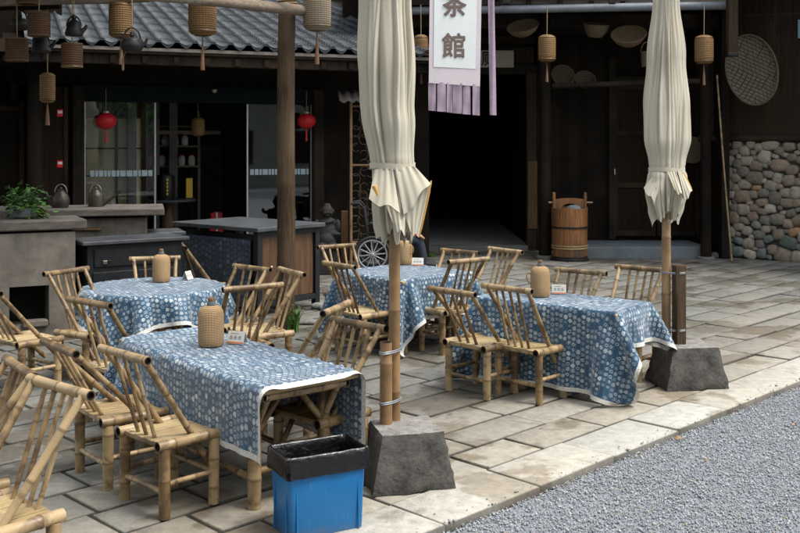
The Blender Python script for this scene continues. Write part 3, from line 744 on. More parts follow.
# ------------------------------------------------------------------ umbrellas on stone bases
def canopy_mesh(prof, npl, seed, tip_z):
    # prof: list of (z, r, pleat depth); creases with one sharp side, drifting and fading along the height
    rs = np.random.RandomState(seed); NS = 400; th = np.linspace(0, 2*np.pi, NS, endpoint=False)
    zs = []
    for k in range(len(prof)-1):
        n = max(2, int(abs(prof[k][0]-prof[k+1][0])/.014))
        for i in range(n):
            t = i/n; t2 = t*t*(3-2*t) if k else t
            zs.append([prof[k][q]*(1-t)+prof[k+1][q]*t if q == 0 else prof[k][q]*(1-t2)+prof[k+1][q]*t2 for q in range(3)])
    zs.append(list(prof[-1])); zs = np.array(zs); V = []
    K = npl*2
    t0 = (np.arange(K)+rs.uniform(-.33,.33,K))*2*np.pi/K; dr = rs.uniform(-.30,.30,K); ph = rs.uniform(0,6.28,K); fz = rs.uniform(1.2,3.4,K)
    dep = rs.uniform(.35,1.0,K)*np.where(np.arange(K) % 2, .55, 1.0); sgn = np.where(rs.rand(K) < .5, 1, -1); wd = rs.uniform(.10,.22,K)
    for j, (z, r, a) in enumerate(zs):
        rr = np.ones(NS)
        for k in range(K):
            c = t0[k] + dr[k]*(z-2.0)*.5 + .10*np.sin(z*fz[k]+ph[k])
            d = (np.mod(th-c+np.pi, 2*np.pi)-np.pi)*sgn[k]
            dk = dep[k]*(.62+.38*np.sin(z*fz[k]*1.7+ph[k]*2))
            rr += -a*dk*np.where(d >= 0, np.exp(-d/wd[k]), np.exp(d/.018)) + a*.25*dk*np.exp(-((d+.09)/.06)**2)
        rr += a*.28*np.sin(2*th+ph[0]+z*1.2)+a*.2*np.sin(3*th+ph[1]-z*1.9) + .02*np.sin(23*th+z*9)*a
        V.append(np.stack([r*rr*np.cos(th), r*rr*np.sin(th), np.full(NS, z)], 1))
    return np.array(V), zs
def umbrella(base, pole_xy, prof, seed, label, block, flaps, pole_r=.038, stub=None, pleats=11, tie_z=None, cone=None, lean=0.0):
    t = thing('patio_umbrella', label, 'umbrella', (pole_xy[0], pole_xy[1], 0))
    ztop = prof[0][0]
    MB().bamboo((0,0,block+.0), (0,0,ztop-.1), pole_r, gap=.42, seg=14, hollow=(0,0)).build('pole', M['bamboo_pole'], t)
    V, zs = canopy_mesh(prof, pleats, seed, ztop)
    n, NS = V.shape[:2]
    V[:, :, 0] += (lean*np.clip((zs[:,0]-tie_z+.12)/.45, 0, 1))[:, None]
    # ragged hem: move the last rows down by an angular amount
    rs = np.random.RandomState(seed+5); th = np.linspace(0, 2*np.pi, NS, endpoint=False)
    rag = .085*np.abs(np.sin(4.5*th+.4)) - .05 + .02*np.sin(13*th+seed)+.012*np.sin(29*th)
    tiew = np.clip((tie_z-zs[:,0])/(tie_z-zs[-1,0]), 0, 1)**1.5
    V[:, :, 2] += tiew[:, None]*rag[None, :]
    idx = np.arange(n*NS).reshape(n, NS); F = np.stack([idx[:-1], np.roll(idx[:-1], -1, 1), np.roll(idx[1:], -1, 1), idx[1:]], -1).reshape(-1, 4)
    o = np_mesh('canopy', V.reshape(-1,3), F, M['canvas'], parent=t)
    # tie strap
    k = int(np.argmin(abs(zs[:,0]-tie_z))); ring = V[k]-np.array([lean*.27,0,0]); rr = np.sqrt((ring[:,:2]**2).sum(1)); R = np.convolve(np.r_[rr[-20:], rr, rr[:20]], np.ones(41)/41, 'valid')+.006
    tb = MB(); vs = []; ns = 56
    for i in range(ns):
        a = 2*math.pi*i/ns; q = R[int(i*NS/ns)]
        for dr, dz in ((0,-.017),(.004,-.017),(.004,.017),(0,.017)): vs.append((lean*.27+(q+dr)*math.cos(a), (q+dr)*math.sin(a), tie_z+dz+.006*math.sin(a*2)))
    fs = [(i*4+j, i*4+(j+1)%4, ((i+1)%ns)*4+(j+1)%4, ((i+1)%ns)*4+j) for i in range(ns) for j in range(4)]
    tb.add(vs, fs); tb.build('tie_strap', M['canvas'], t)
    # rib ends
    for i in range(8):
        a = i*math.pi/4+.3; r = prof[-1][1]*.7
        MB().tube([(r*.8*math.cos(a), r*.8*math.sin(a), prof[-1][0]+.12), (r*math.cos(a), r*math.sin(a), prof[-1][0]-.02+.02*(i%3))], [.008,.011], seg=8).build('rib_end', M['bamboo_dark'], t)
    for fl in flaps:
        P0, P1, P2, P3 = [Vector(q) for q in fl[:4]]; curl = fl[4]
        # bent quadrilateral of loose canvas: P0-P1 at the strap side, P2-P3 the free hem
        N = 20; vs = []
        for i in range(N+1):
            u_ = i/N
            for j in range(N+1):
                v_ = j/N
                p = P0.lerp(P1, u_).lerp(P3.lerp(P2, u_), v_)
                p = p + Vector((0,-1,0))*(curl*math.sin(math.pi*u_*.9)*v_**1.2 + .007*abs(math.sin(u_*8+v_*1.5))*(.3+.7*v_) + .004*math.sin(u_*21+v_*2)) + Vector((0,0,1))*(.012*math.sin(u_*9+2)*v_)
                vs.append(p)
        fs = [(i*(N+1)+j, i*(N+1)+j+1, (i+1)*(N+1)+j+1, (i+1)*(N+1)+j) for i in range(N) for j in range(N)]
        ob = MB().add(vs, fs).build('canvas_flap', M['canvas'], t, smooth=75)
        hem_ = [vs[i*(N+1)+N] for i in range(N+1)]; side_ = [vs[N*(N+1)+j] for j in range(N+1)]
        edge = side_ if fl[5] == 'side' else hem_
        if fl[5] != 'none':
            w_ = .0085 if fl[5] == 'side' else .0035
            MB().tube([p+Vector((0,.004,0)) for p in edge], [w_*.25]+[w_*.7]*3+[w_]*(len(edge)-7)+[w_*.8]*2+[w_*.4], seg=8).build('ochre_edge' if fl[5] == 'side' else 'hem_cord', M['ochre'] if fl[5] == 'side' else M['cork'], t)
    if cone: MB().lathe([(.003,-.035),(.015,.016),(.013,.022),(.008,.014)], c=cone, seg=16, M=Matrix.Rotation(-.35, 3, 'Y')).build('ochre_curl', M['ochre'], t)
    if stub:
        sx_, sy_, h0, h1, r, square = stub
        if square: sb = MB().box((sx_, sy_, (h0+h1)/2), (.085, .07, h1-h0), rz=.3, bev=.006)
        else: sb = MB().bamboo((sx_, sy_, h0), (sx_, sy_, h1), r, gap=.3, seg=14)
        sb.build('stub_post', M['wood_post'] if square else M['bamboo_pole'], t)
        for zz in (h0+.12, h1-.06):
            w_ = MB(); c0 = Vector((sx_/2, sy_/2, zz)); dd = Vector((sx_, sy_, 0)).normalized(); pp = Vector((-dd.y, dd.x, 0)); hl = Vector((sx_, sy_, 0)).length/2
            for q in range(2):
                pts = []
                for i in range(25):
                    a = 2*math.pi*i/24; pts.append(c0 + dd*math.cos(a)*(hl+pole_r+.012) + pp*math.sin(a)*(pole_r+.010) + Vector((0,0,q*.009+.004*math.sin(a))))
                w_.tube(pts, .0035, seg=6)
            w_.build('wire_tie', M['wire'], t)
    return t
def stone_block(c, rz, bot, top, h, label, seed):
    random.seed(seed); bm = bmesh.new(); bmesh.ops.create_cube(bm, size=1)
    bmesh.ops.subdivide_edges(bm, edges=list(bm.edges), cuts=9, use_grid_fill=True)
    for v in bm.verts:
        k = v.co.z+.5; sx = bot[0]*(1-k)+top[0]*k; sy = bot[1]*(1-k)+top[1]*k
        p = Vector((v.co.x*sx, v.co.y*sy, k*h))
        ex = max(abs(v.co.x), abs(v.co.y)); n_ = math.sin(p.x*31+seed)*math.cos(p.y*27)*math.sin(p.z*29+1)*.007 + random.uniform(-.0022,.0022)
        cnt = (abs(v.co.x) > .49)+(abs(v.co.y) > .49)+(abs(v.co.z) > .49)
        if cnt >= 2: p -= Vector((v.co.x, v.co.y, v.co.z*.6)).normalized()*random.uniform(.004, .014)
        v.co = p + Vector((v.co.x, v.co.y, 0))*n_*2 + Vector((0,0,n_ if k > .9 else 0))
    bm.verts.index_update()
    t = thing('stone_block', label, 'stone block', (c[0], c[1], 0), rz, 'stone umbrella bases')
    vs = [v.co.copy() for v in bm.verts]; top_f = []; side = []
    for f in bm.faces: (top_f if f.calc_center_median().z > h*.93 and abs(f.normal.z) > .0 and min(v.co.z for v in f.verts) > h*.90 else side).append([v.index for v in f.verts])
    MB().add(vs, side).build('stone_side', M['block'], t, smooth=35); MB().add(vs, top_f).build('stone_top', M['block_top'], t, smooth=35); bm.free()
# left umbrella: canopy half widths measured at the pole distance
stone_block((.03, 5.36), math.radians(14), (.46,.42), (.34,.33), .30, 'dark tapered stone block beside the blue bin, holding the left umbrella', 3)
umbrella(None, (-.03, 5.46), [(2.95,.03,.2),(2.80,.10,.3),(2.58,.152,.34),(2.26,.172,.36),(1.95,.158,.34),(1.72,.128,.22),(1.69,.122,.16),(1.62,.125,.34),(1.48,.128,.60),(1.38,.118,.75),(1.31,.10,.85)],
         4, 'closed cream umbrella on the left, its ochre edged hem folded out to the right', .28,
         [((0,-.135,1.68), (.11,-.10,1.685), (.195,-.09,1.605), (.05,-.155,1.42), .03, 'none'),
          ((.05,-.14,1.44), (.198,-.09,1.61), (.130,-.08,1.315), (.085,-.12,1.33), .015, 'side'),
          ((-.105,-.10,1.67), (-.01,-.135,1.68), (.03,-.20,1.455), (-.135,-.16,1.505), .035, 'hem'),
          ((-.06,-.13,1.50), (.06,-.14,1.48), (.055,-.15,1.33), (.00,-.15,1.36), .03, 'none')],
         stub=(-.045,-.075,.29,.74,.034,False), cone=(-.098,-.200,1.565), lean=-.04, tie_z=1.685, pole_r=.032, pleats=11)
stone_block((2.155, 7.52), math.radians(8), (.50,.44), (.36,.34), .31, 'dark tapered stone block at the corner of the right table, holding the right umbrella', 9)
umbrella(None, (2.01, 7.55), [(3.12,.03,.2),(3.02,.06,.3),(2.88,.092,.34),(2.45,.138,.36),(2.08,.168,.34),(1.85,.170,.32),(1.66,.135,.22),(1.62,.128,.16),(1.57,.142,.36),(1.47,.150,.60),(1.36,.122,.75),(1.26,.09,.85)],
         17, 'closed cream patio umbrella on the right above the tied wooden post', .29,
         [((-.09,-.08,1.61), (-.05,-.12,1.61), (-.125,-.13,1.37), (-.195,-.09,1.47), .03, 'none'), ((.05,-.12,1.61), (.10,-.07,1.61), (.17,-.08,1.47), (.10,-.14,1.39), .03, 'side'), ((-.03,-.13,1.60),(.04,-.13,1.60),(.075,-.19,1.42),(.01,-.19,1.46),.03,'hem')],
         stub=(.085,-.04,.29,.90,.045,True), tie_z=1.615, pole_r=.034, pleats=12)

# ------------------------------------------------------------------ blue bin with liner
def bin_():
    c = Vector((-.385, 4.70, 0)); rz = math.atan2(.2, .36)
    t = thing('waste_bin', 'rectangular blue plastic waste bin with a black liner folded over its rim', 'bin', c, rz)
    hx, hy, H = .195, .116, .375
    def ring(k, z, r=.018, sx=0.0, n=6):
        out = []; x, y = hx*k+sx, hy*k+sx
        for (cx, cy, a0) in ((x-r, y-r, 0), (-x+r, y-r, 90), (-x+r, -y+r, 180), (x-r, -y+r, 270)):
            for i in range(n): a = math.radians(a0+90*i/(n-1)); out.append(Vector((cx+r*math.cos(a), cy+r*math.sin(a), z)))
        return out
    def loft(rings, name, m, close=False):
        n = len(rings[0]); vs = [p for r in rings for p in r]
        fs = [(i*n+k, i*n+(k+1)%n, (i+1)*n+(k+1)%n, (i+1)*n+k) for i in range(len(rings)-1) for k in range(n)]
        if close: fs.append(tuple(range(n))[::-1])
        return MB().add(vs, fs).build(name, m, t)
    loft([ring(.90,0), ring(.93,.01), ring(1.0,H-.02), ring(1.0,H), ring(.985,H), ring(.9,.02)], 'body', M['blue_bin'], True)
    rib = MB()
    for x in (-.155, .155): rib.box((x, -hy*.97, H*.48), (.006, .006, H*.9), M=Matrix.Rotation(math.radians(-2), 4, 'X'))
    for y in (-.07, .07): rib.box((-hx*.965, y, H*.48), (.006, .006, H*.9), M=Matrix.Rotation(math.radians(2), 4, 'Y'))
    rib.build('rib', M['blue_bin'], t)
    random.seed(3)
    def wob(r, amp, f=1): 
        return [p + Vector((p.x/hx, p.y/hy, .5))*amp*math.sin(i*1.7*f+p.z*60) + Vector([random.uniform(-amp,amp)*.5 for _ in range(3)]) for i, p in enumerate(r)]
    N = 16
    ro = [wob(ring(1.0, H-.088, .02, .012, N), .009), wob(ring(1.0, H-.07, .02, .016, N), .006), wob(ring(1.0, H-.035, .02, .013, N), .004), wob(ring(1.0, H, .02, .014, N), .002),
          wob(ring(1.0, H+.014, .02, .008, N), .002), wob(ring(1.0, H+.012, .02, -.004, N), .002), wob(ring(.96, H-.02, .02, -.006, N), .005), wob(ring(.92, H-.12, .02, -.01, N), .008), wob(ring(.8, .08, .03, 0, N), .008), ring(.3, .05, .02, 0, N)]
    n = len(ro[0]); vs = [p for r in ro for p in r]
    fs = [(i*n+k, i*n+(k+1)%n, (i+1)*n+(k+1)%n, (i+1)*n+k) for i in range(len(ro)-1) for k in range(n)] + [tuple(range((len(ro)-1)*n, len(ro)*n))]
    o = MB().add(vs, fs).build('bin_liner', M['liner'], t, smooth=60)
    sb = o.modifiers.new('sub', 'SUBSURF'); sb.levels = sb.render_levels = 2
    tx = bpy.data.textures.new('liner_wrinkle', 'CLOUDS'); tx.noise_scale = .05
    dm = o.modifiers.new('wrinkle', 'DISPLACE'); dm.texture = tx; dm.strength = .011; dm.mid_level = .5
bin_()
random.seed(31)
# ================================================================== left building (glass shop front)
LO = Vector((-.78, 15.5, 0)); LR = math.atan2(.371, .928)
shop = thing('tea_shop_building', 'dark timber shop with tiled roof and glass front left of the passage', 'building', LO, LR)
LM = Matrix.Translation(LO) @ Matrix.Rotation(LR, 4, 'Z')
def part(name, mb, m, parent, smooth=0): return mb.build(name, m, parent, smooth=smooth)
# local: x along the facade, y into the building (negative y towards the courtyard)
w = MB()
w.box((-5.6, .10, 1.2), (3.06, .16, 2.4)); w.box((-6.55, .1, 3.4), (1.2, .16, 2.2))
part('wall', w, M['wood_wall'] if 0 else M['wood_black'], shop)
part('wall', MB().box((.42, .10, 1.5), (1.86, .16, 3.0)), M['wood_black'], shop)
part('upper_wall', MB().box((-2.6, .10, 2.87), (7.6, .14, .44)), M['wood_black'], shop)
part('teal_beam', MB().box((-2.26, -.01, 2.53), (3.56, .10, .23)), M['teal'], shop)
for x in (-4.02, -.53): part('post', MB().box((x, -.02, 1.32), (.16, .2, 2.64), bev=.01), M['wood_frame'], shop)
for x in (-4.75, -5.55, -6.4): part('panel_frame', MB().box((x, -.0, 1.2), (.07, .05, 2.4), bev=.006), M['wood_frame'], shop)
for z in (.35, 1.05, 2.3): part('panel_rail', MB().box((-5.35, -.0, z), (2.5, .045, .07), bev=.006), M['wood_frame'], shop)
# glass panels
for (x0, x1) in ((-3.93, -2.96), (-1.60, -.61)):
    part('glass_pane', MB().box(((x0+x1)/2, .03, 1.21), (x1-x0, .012, 2.40)), M['glass'], shop)
for x in (-3.925, -2.955, -1.605, -.615): part('door_frame', MB().box((x, .03, 1.21), (.022, .04, 2.40)), M['alu'], shop)
# frosted band with small patterned squares on each glass panel
for (x0, x1) in ((-3.86, -2.99), (-1.57, -.64)):
    bnd = MB(); x = x0
    while x < x1-.03:
        wdt = random.choice([.05, .07, .09]); bnd.box((x+wdt/2, .012, 1.395), (wdt-.012, .004, .085)); x += wdt
    part('glass_band', bnd, M['alu'] if 0 else simple('frosted_band', (.25,.33,.37), (.45,.52,.55), 40, rough=.5, bump=0), shop)
# interior: floor, ceiling, back and side walls
part('interior_floor', MB().box((-2.3, 2.2, .01), (5.2, 4.1, .02)), M['concrete'], shop)
part('interior_ceiling', MB().box((-2.3, 2.2, 2.9), (5.2, 4.1, .05)), M['soot'], shop)
part('interior_back_wall', MB().box((-2.3, 4.2, 1.45), (5.2, .1, 2.9)), M['black_paint'], shop)
for x in (-4.85, .25): part('interior_side_wall', MB().box((x, 2.2, 1.45), (.1, 4.1, 2.9)), M['black_paint'], shop)
part('interior_screen', MB().box((-3.55, .50, 1.55), (.95, .05, 1.3)), M['yellow_wall'], shop)
fr = MB()
for x in (-4.03, -3.45, -3.07): fr.box((x, .46, 1.5), (.04, .04, 1.7))
for z in (.9, 1.35, 1.75, 2.2): fr.box((-3.55, .455, z), (.95, .02, .02))
part('screen_frame', fr, M['wood_frame'], shop)
part('interior_column', MB().box((-3.24, .38, 1.45), (.12, .12, 2.8)), M['concrete'], shop)
for x, w_ in ((-2.72, .10), (-2.45, .13)): part('interior_post', MB().box((x, 1.6, 1.4), (w_, .1, 2.7)), M['concrete'], shop)
part('interior_rail', MB().box((-2.25, 1.55, 2.0), (1.1, .06, .06)), M['wood_grey'], shop)
# eaves, fascia, rafters
EZ, EY = 3.06, -1.6
part('fascia_board', MB().box((-2.1, EY+.05, EZ-.05), (5.8, .035, .075)), M['fascia'], shop)
part('eave_beam', MB().box((-2.1, EY+.18, EZ-.15), (5.8, .16, .15)), M['wood_frame'], shop)
part('soffit', MB().box((-2.1, -.72, EZ+.10), (5.8, 1.75, .03), M=Matrix.Rotation(math.atan(.20), 4, 'X')), M['wood_black'], shop)
for k in range(15): part('rafter', MB().box((-4.9+k*.4, -.76, EZ+.02), (.07, 1.6, .09), M=Matrix.Rotation(math.atan(.24), 4, 'X')), M['wood_frame'], shop)
def tile_roof(x0, x1, dy, pitch, name, parent, ez, ey):
    per = .235; V = []; A = []; step = .125; ns = int(dy/step)
    prof = [(0,0,0)]
    # pan: concave; cover: convex narrow
    prof = []
    for i in range(9): t = i/8; prof.append((t*.185, -.034*math.sin(math.pi*t), 0))
    for i in range(1, 6): t = i/6; prof.append((.185+t*.05, .026*math.sin(math.pi*t), 1))
    xs = []; n = int((x1-x0)/per)
    for k in range(n):
        jz = random.uniform(-.004, .004)
        for (px, pz, pa) in prof: xs.append((x0+k*per+px, pz+jz, pa, k))
    rowsz = []
    for j in range(ns):
        rowsz += [(j*step, .0), (j*step+step*.985, -.012)]
    X = np.array([q[0] for q in xs]); Z = np.array([q[1] for q in xs]); Aa = np.array([q[2] for q in xs]); Kk = np.array([q[3] for q in xs])
    jit = np.random.normal(0, .0035, (ns, n))
    for r_, (yy, dz) in enumerate(rowsz):
        bow = np.where(Aa > .5, 0.0, .030*np.sin(np.pi*((X-x0) % per)/.165).clip(0)) # curved lower edge of the pan tiles
        zz = ez + yy*pitch + Z + dz + jit[r_//2][Kk]*(1 if r_ % 2 == 0 else .3) + (.016 if r_ % 2 == 0 else -.006)
        V.append(np.stack([X, ey + yy + bow*0, zz], 1)); A.append(Aa*.8)
    V = np.array(V); m_ = V.shape[1]; R = V.shape[0]; idx = np.arange(R*m_).reshape(R, m_)
    F = np.stack([idx[:-1,:-1], idx[:-1,1:], idx[1:,1:], idx[1:,:-1]], -1).reshape(-1, 4)
    o = np_mesh(name, V.reshape(-1,3), F, M['tile'], parent=parent, smooth=False)
    at_ = o.data.attributes.new('a', 'FLOAT', 'POINT'); at_.data.foreach_set('value', np.array(A, 'f').ravel())
    # round tile ends along the eave
    e = MB()
    for k in range(n):
        cx = x0+k*per+.2; pts = [(cx+.038*math.cos(a), ey-.012, ez+.01+.036*math.sin(a)) for a in np.linspace(0, math.pi, 8)]
        e.add(pts + [(p[0], p[1]+.03, p[2]) for p in pts], [(i, i+1, i+9, i+8) for i in range(7)] + [tuple(range(8))])
        e.add([(x0+k*per+.165*t, ey-.008, ez-.032*math.sin(math.pi*t)-(.03*math.sin(math.pi*t) if s_ else -.006)) for s_ in (0,1) for t in np.linspace(0,1,7)],
              [(i, i+1, i+8, i+7) for i in range(6)])
    e.build('eave_tile_end', M['tile'], parent, smooth=30)
    return o
tile_roof(-4.75, 1.0, 6.4, .27, 'tiled_roof', shop, EZ+.05, EY)
part('roof_underlay', MB().box((-1.6, EY+3.25, EZ+.80), (6.1, 6.6, .03), M=Matrix.Rotation(math.atan(.27), 4, 'X')), M['wood_black'], shop)
# dark taller wing left of the tiled roof
wing = thing('side_wing_building', 'dark timber wing at the far left above the clay stove, mostly black', 'building', LO, LR)
part('wall', MB().box((-6.6, -.35, 1.6), (2.5, .12, 3.2)), M['wood_panel'], wing)
part('gable', MB().box((-6.35, -1.3, 3.75), (2.3, .12, 1.5)), M['wood_black'], wing)
part('beam', MB().box((-6.2, -1.5, 3.02), (2.7, .16, .16)), M['wood_frame'], wing)
part('roof', MB().box((-6.2, -.3, 4.4), (2.7, 4.4, .1)), M['wood_black'], wing)
part('soffit', MB().box((-6.2, -.8, 2.86), (2.7, 1.3, .05)), M['wood_black'], wing)
part('rear_wall', MB().box((-7.2, .6, 2.4), (6.0, .12, 4.8)), M['wood_black'], wing)
for x in (-7.3, -6.6, -5.9): part('panel_frame', MB().box((x, -.43, 1.6), (.06, .04, 3.2), bev=.006), M['wood_frame'], wing)
wc = at(35, 150, 13.0)
t = thing('timber_column', 'round black timber column behind the potted plant', 'column', (wc.x, 13.0, 0))
part('shaft', MB().tube([(0,0,0),(0,0,3.1)], [.105,.09], seg=18), M['wood_black'], t, 40)
# fire call signs
for (py, lab_) in ((113, 'upper small red and white sign on the dark column wall'), (164, 'lower small red and white sign on the dark wall above the kettle')):
    p = at(60, py, 13.45); t = thing('red_sign', lab_, 'sign', p, LR, 'small red wall signs')
    part('plate', MB().box((0,0,0), (.075, .012, .095), bev=.004), M['red'], t); part('white_panel', MB().box((0,-.008,.012), (.055,.005,.035)), M['white_enamel'], t)
# dark wall piece the signs hang on
t = thing('wall_panel', 'dark brown plank panel between the black column and the glass front', 'panel', LM @ Vector((-4.42, 0, 0)), LR)
part('board', MB().box((0, -.16, 1.3), (.52, .06, 2.6)), M['wood_panel'], t); part('trim', MB().box((0.23, -.20, 1.3), (.05, .03, 2.6)), M['wood_frame'], t)

# interior things
def local(s_, y, z): return LM @ Vector((s_, y, z))
t = thing('high_table', 'round high table standing inside the open shop doorway', 'table', local(-2.62, 1.0, 0))
part('top', MB().lathe([(.01,0),(.42,0),(.43,.015),(.42,.03),(.01,.03)], c=(0,0,.93), seg=32), M['black_top'], t, 40)
part('pedestal', MB().lathe([(.22,0),(.2,.03),(.07,.08),(.09,.4),(.12,.6),(.06,.9),(.1,.93)], seg=20), M['cab'] if 'cab' in M else M['wood_cab'], t, 40)
t = thing('tea_canister', 'dark canister with yellow characters on the high table in the shop', 'canister', local(-2.66, .95, .96), LR)
part('body', MB().lathe([(.01,0),(.13,0),(.135,.01),(.135,.36),(.12,.38),(.01,.39)], seg=24), M['iron'], t, 40)
mk = MB()
for k in range(5): mk.box((.0, -.137, .31-k*.055), (.022, .004, .035))
part('yellow_mark', mk, M['yellow'], t)
t = thing('yellow_box', 'small yellow box standing inside the shop beside the dark canister', 'box', local(-2.28, 1.1, .96), LR)
part('body', MB().box((0,0,.16), (.10,.06,.32), bev=.004), M['yellow'], t); part('base', MB().box((0,0,.0), (.16,.1,.03)), M['black_paint'], t)
for k in range(2):
    t = thing('gift_box', ['red gift box low inside the shop door, the lower one', 'red gift box low inside the shop door, the upper one'][k], 'box', local(-1.80, 1.4, .34+k*.2), LR, 'red gift boxes')
    part('body', MB().box((0,0,.09), (.22-.04*k,.16,.17), bev=.005), M['red'], t); part('ribbon', MB().box((0,0,.09), (.03,.17,.178)), M['white_enamel'], t)
t = thing('interior_cabinet', 'black cabinet deep inside the shop doorway', 'cabinet', local(-2.0, 2.6, 0), LR)
part('body', MB().box((0,0,.9), (1.0,.4,1.8), bev=.01), M['black_paint'], t)
for k in range(2): part('door', MB().box((-.24+.48*k,-.21,.9), (.44,.02,1.6), bev=.008), M['wood_frame'], t)
sh = thing('display_shelf', 'dim wooden shelf rack inside the shop doorway', 'shelf', local(-2.42, 1.9, 0), LR)
for z in (1.45, 1.78, 2.1): part('shelf_board', MB().box((0,0,z), (.85,.25,.03)), M['wood_grey'], sh)
for x in (-.42, .42): part('upright', MB().box((x,0,1.2), (.04,.25,2.3)), M['wood_grey'], sh)
for k in range(9):
    jp = local(-2.75+(k%5)*.16+(k//5)*.05, 1.85, 1.465+.33*(k//5)); q = thing('tea_jar', 'pale jar on the shelf inside the shop', 'jar', jp, 0, 'jars on the shop shelf')
    part('body', MB().lathe([(.01,0),(.05,0),(.06,.05),(.055,.13),(.03,.16),(.01,.16)], seg=16), M['card'], q, 40); part('lid', MB().lathe([(.01,.16),(.035,.16),(.03,.18),(.01,.185)], seg=14), M['red'], q, 40)
sw = thing('wicker_lantern', 'wicker lantern hanging inside the shop doorway', 'lantern', local(-2.28, .35, 1.93), 0, 'hanging wicker lanterns')
part('shade', MB().lathe([(.05,0),(.09,.02),(.10,.06),(.10,.22),(.09,.26),(.05,.28)], seg=24), M['wicker_lantern'], sw, 60); part('cord', MB().tube([(0,0,.27),(0,0,.7)], .004, seg=5), M['rope'], sw)
# red lanterns by the glass
def red_lantern(p, label):
    t = thing('red_lantern', label, 'lantern', p, 0, 'red lanterns by the glass front')
    prof = [(.03,-.115)] + [(.14*math.cos(a), .115*math.sin(a)) for a in np.linspace(-1.3, 1.3, 14)] + [(.03,.115)]
    V_ = []; ns = 40
    mb = MB(); vs = []
    for r, z in prof:
        for k in range(ns): a = 2*math.pi*k/ns; q = r*(1-.05*abs(math.sin(a*10))); vs.append((q*math.cos(a), q*math.sin(a), z))
    fs = [(i*ns+k, i*ns+(k+1)%ns, (i+1)*ns+(k+1)%ns, (i+1)*ns+k) for i in range(len(prof)-1) for k in range(ns)]
    mb.add(vs, fs); part('shade', mb, M['red'], t, 60)
    part('cap', MB().lathe([(.01,.11),(.045,.11),(.045,.135),(.01,.135)], seg=16), M['brass'], t, 40)
    part('tassel', MB().lathe([(.004,-.30),(.018,-.30),(.012,-.16),(.004,-.11)], seg=10), M['red'], t, 40)
    part('cord', MB().tube([(0,0,.13),(0,0,.45)], .004, seg=5), M['rope'], t)
p = local(-3.66, -.22, 0); red_lantern(Vector((p.x, p.y, HC+(145-121)*p.y/1000)), 'round red lantern with tassel at the left glass panel')
p = local(-.76, -.22, 0); red_lantern(Vector((p.x, p.y, HC+(145-121)*p.y/1000)), 'red lantern half hidden by the log post')
t = thing('security_camera', 'tiny pale dome lamp on the dark teal beam above the doorway', 'lamp', local(-2.12,-.10,2.60))
part('dome', MB().lathe([(.005,-.04),(.02,-.035),(.035,-.01),(.035,.01)], seg=14), M['sign'], t, 40)

# ================================================================== right building with passage
hall = thing('hall_building', 'large dark timber hall with the open passage and plank doors', 'building', (0,0,0))
YW = 17.2
# door opening x .48..2.15
part('wall', MB().box((.21, YW, 1.9), (.52, .16, 3.8)), M['wood_black'], hall)
part('wall', MB().box((3.85, 17.1, 2.1), (2.9, .14, 4.2)), M['wood_black'], hall)
part('lintel_wall', MB().box((1.31, YW, 3.55), (1.70, .16, .9)), M['wood_black'], hall)
part('door_lintel', MB().box((1.31, YW-.12, 3.09), (2.05, .12, .17), bev=.01), M['wood_frame'], hall)
part('lintel_board', MB().box((1.31, YW-.10, 3.33), (1.95, .05, .28), bev=.006), M['wood_wall'], hall)
part('lintel_board', MB().box((1.31, YW-.12, 3.60), (2.05, .10, .12), bev=.01), M['wood_frame'], hall)
part('door_jamb', MB().box((.40, YW-.12, 1.52), (.18, .14, 3.0), bev=.01), M['wood_frame'], hall)
part('door_jamb', MB().box((2.24, YW-.12, 1.52), (.17, .14, 3.0), bev=.01), M['wood_wall'], hall)
part('door_jamb_board', MB().box((2.42, YW-.06, 1.9), (.16, .10, 3.8), bev=.008), M['wood_frame'], hall)
part('jamb_repair_board', MB().box((2.25, YW-.21, .95), (.16, .02, 1.15), bev=.004), M['wood_brown'], hall)
part('threshold', MB().box((1.31, YW-.15, .04), (1.72, .22, .10), bev=.01), M['concrete'], hall)
part('rear_wall', MB().box((2.2, 17.45, 4.2), (6.4, .1, 2.1)), M['wood_black'], hall)
part('gable_wall', MB().box((-1.6, 21.5, 5.0), (5.0, .15, 5.0)), M['wood_black'], hall)
# passage interior
part('passage_wall', MB().box((.33, 20.8, 1.7), (.12, 7.0, 3.4)), simple('pale_plaster', (.4,.4,.38), (.55,.55,.52), 2, rough=.9), hall)
part('passage_wall', MB().box((2.32, 20.8, 1.7), (.12, 7.0, 3.4)), M['wood_black'], hall)
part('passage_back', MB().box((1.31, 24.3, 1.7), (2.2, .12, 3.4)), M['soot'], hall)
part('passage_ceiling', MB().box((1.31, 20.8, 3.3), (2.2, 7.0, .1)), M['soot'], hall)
part('passage_floor', MB().box((1.31, 20.8, .012), (2.0, 7.0, .05)), simple('worn_floor', (.25,.25,.24), (.4,.4,.38), 2, rough=.8), hall)
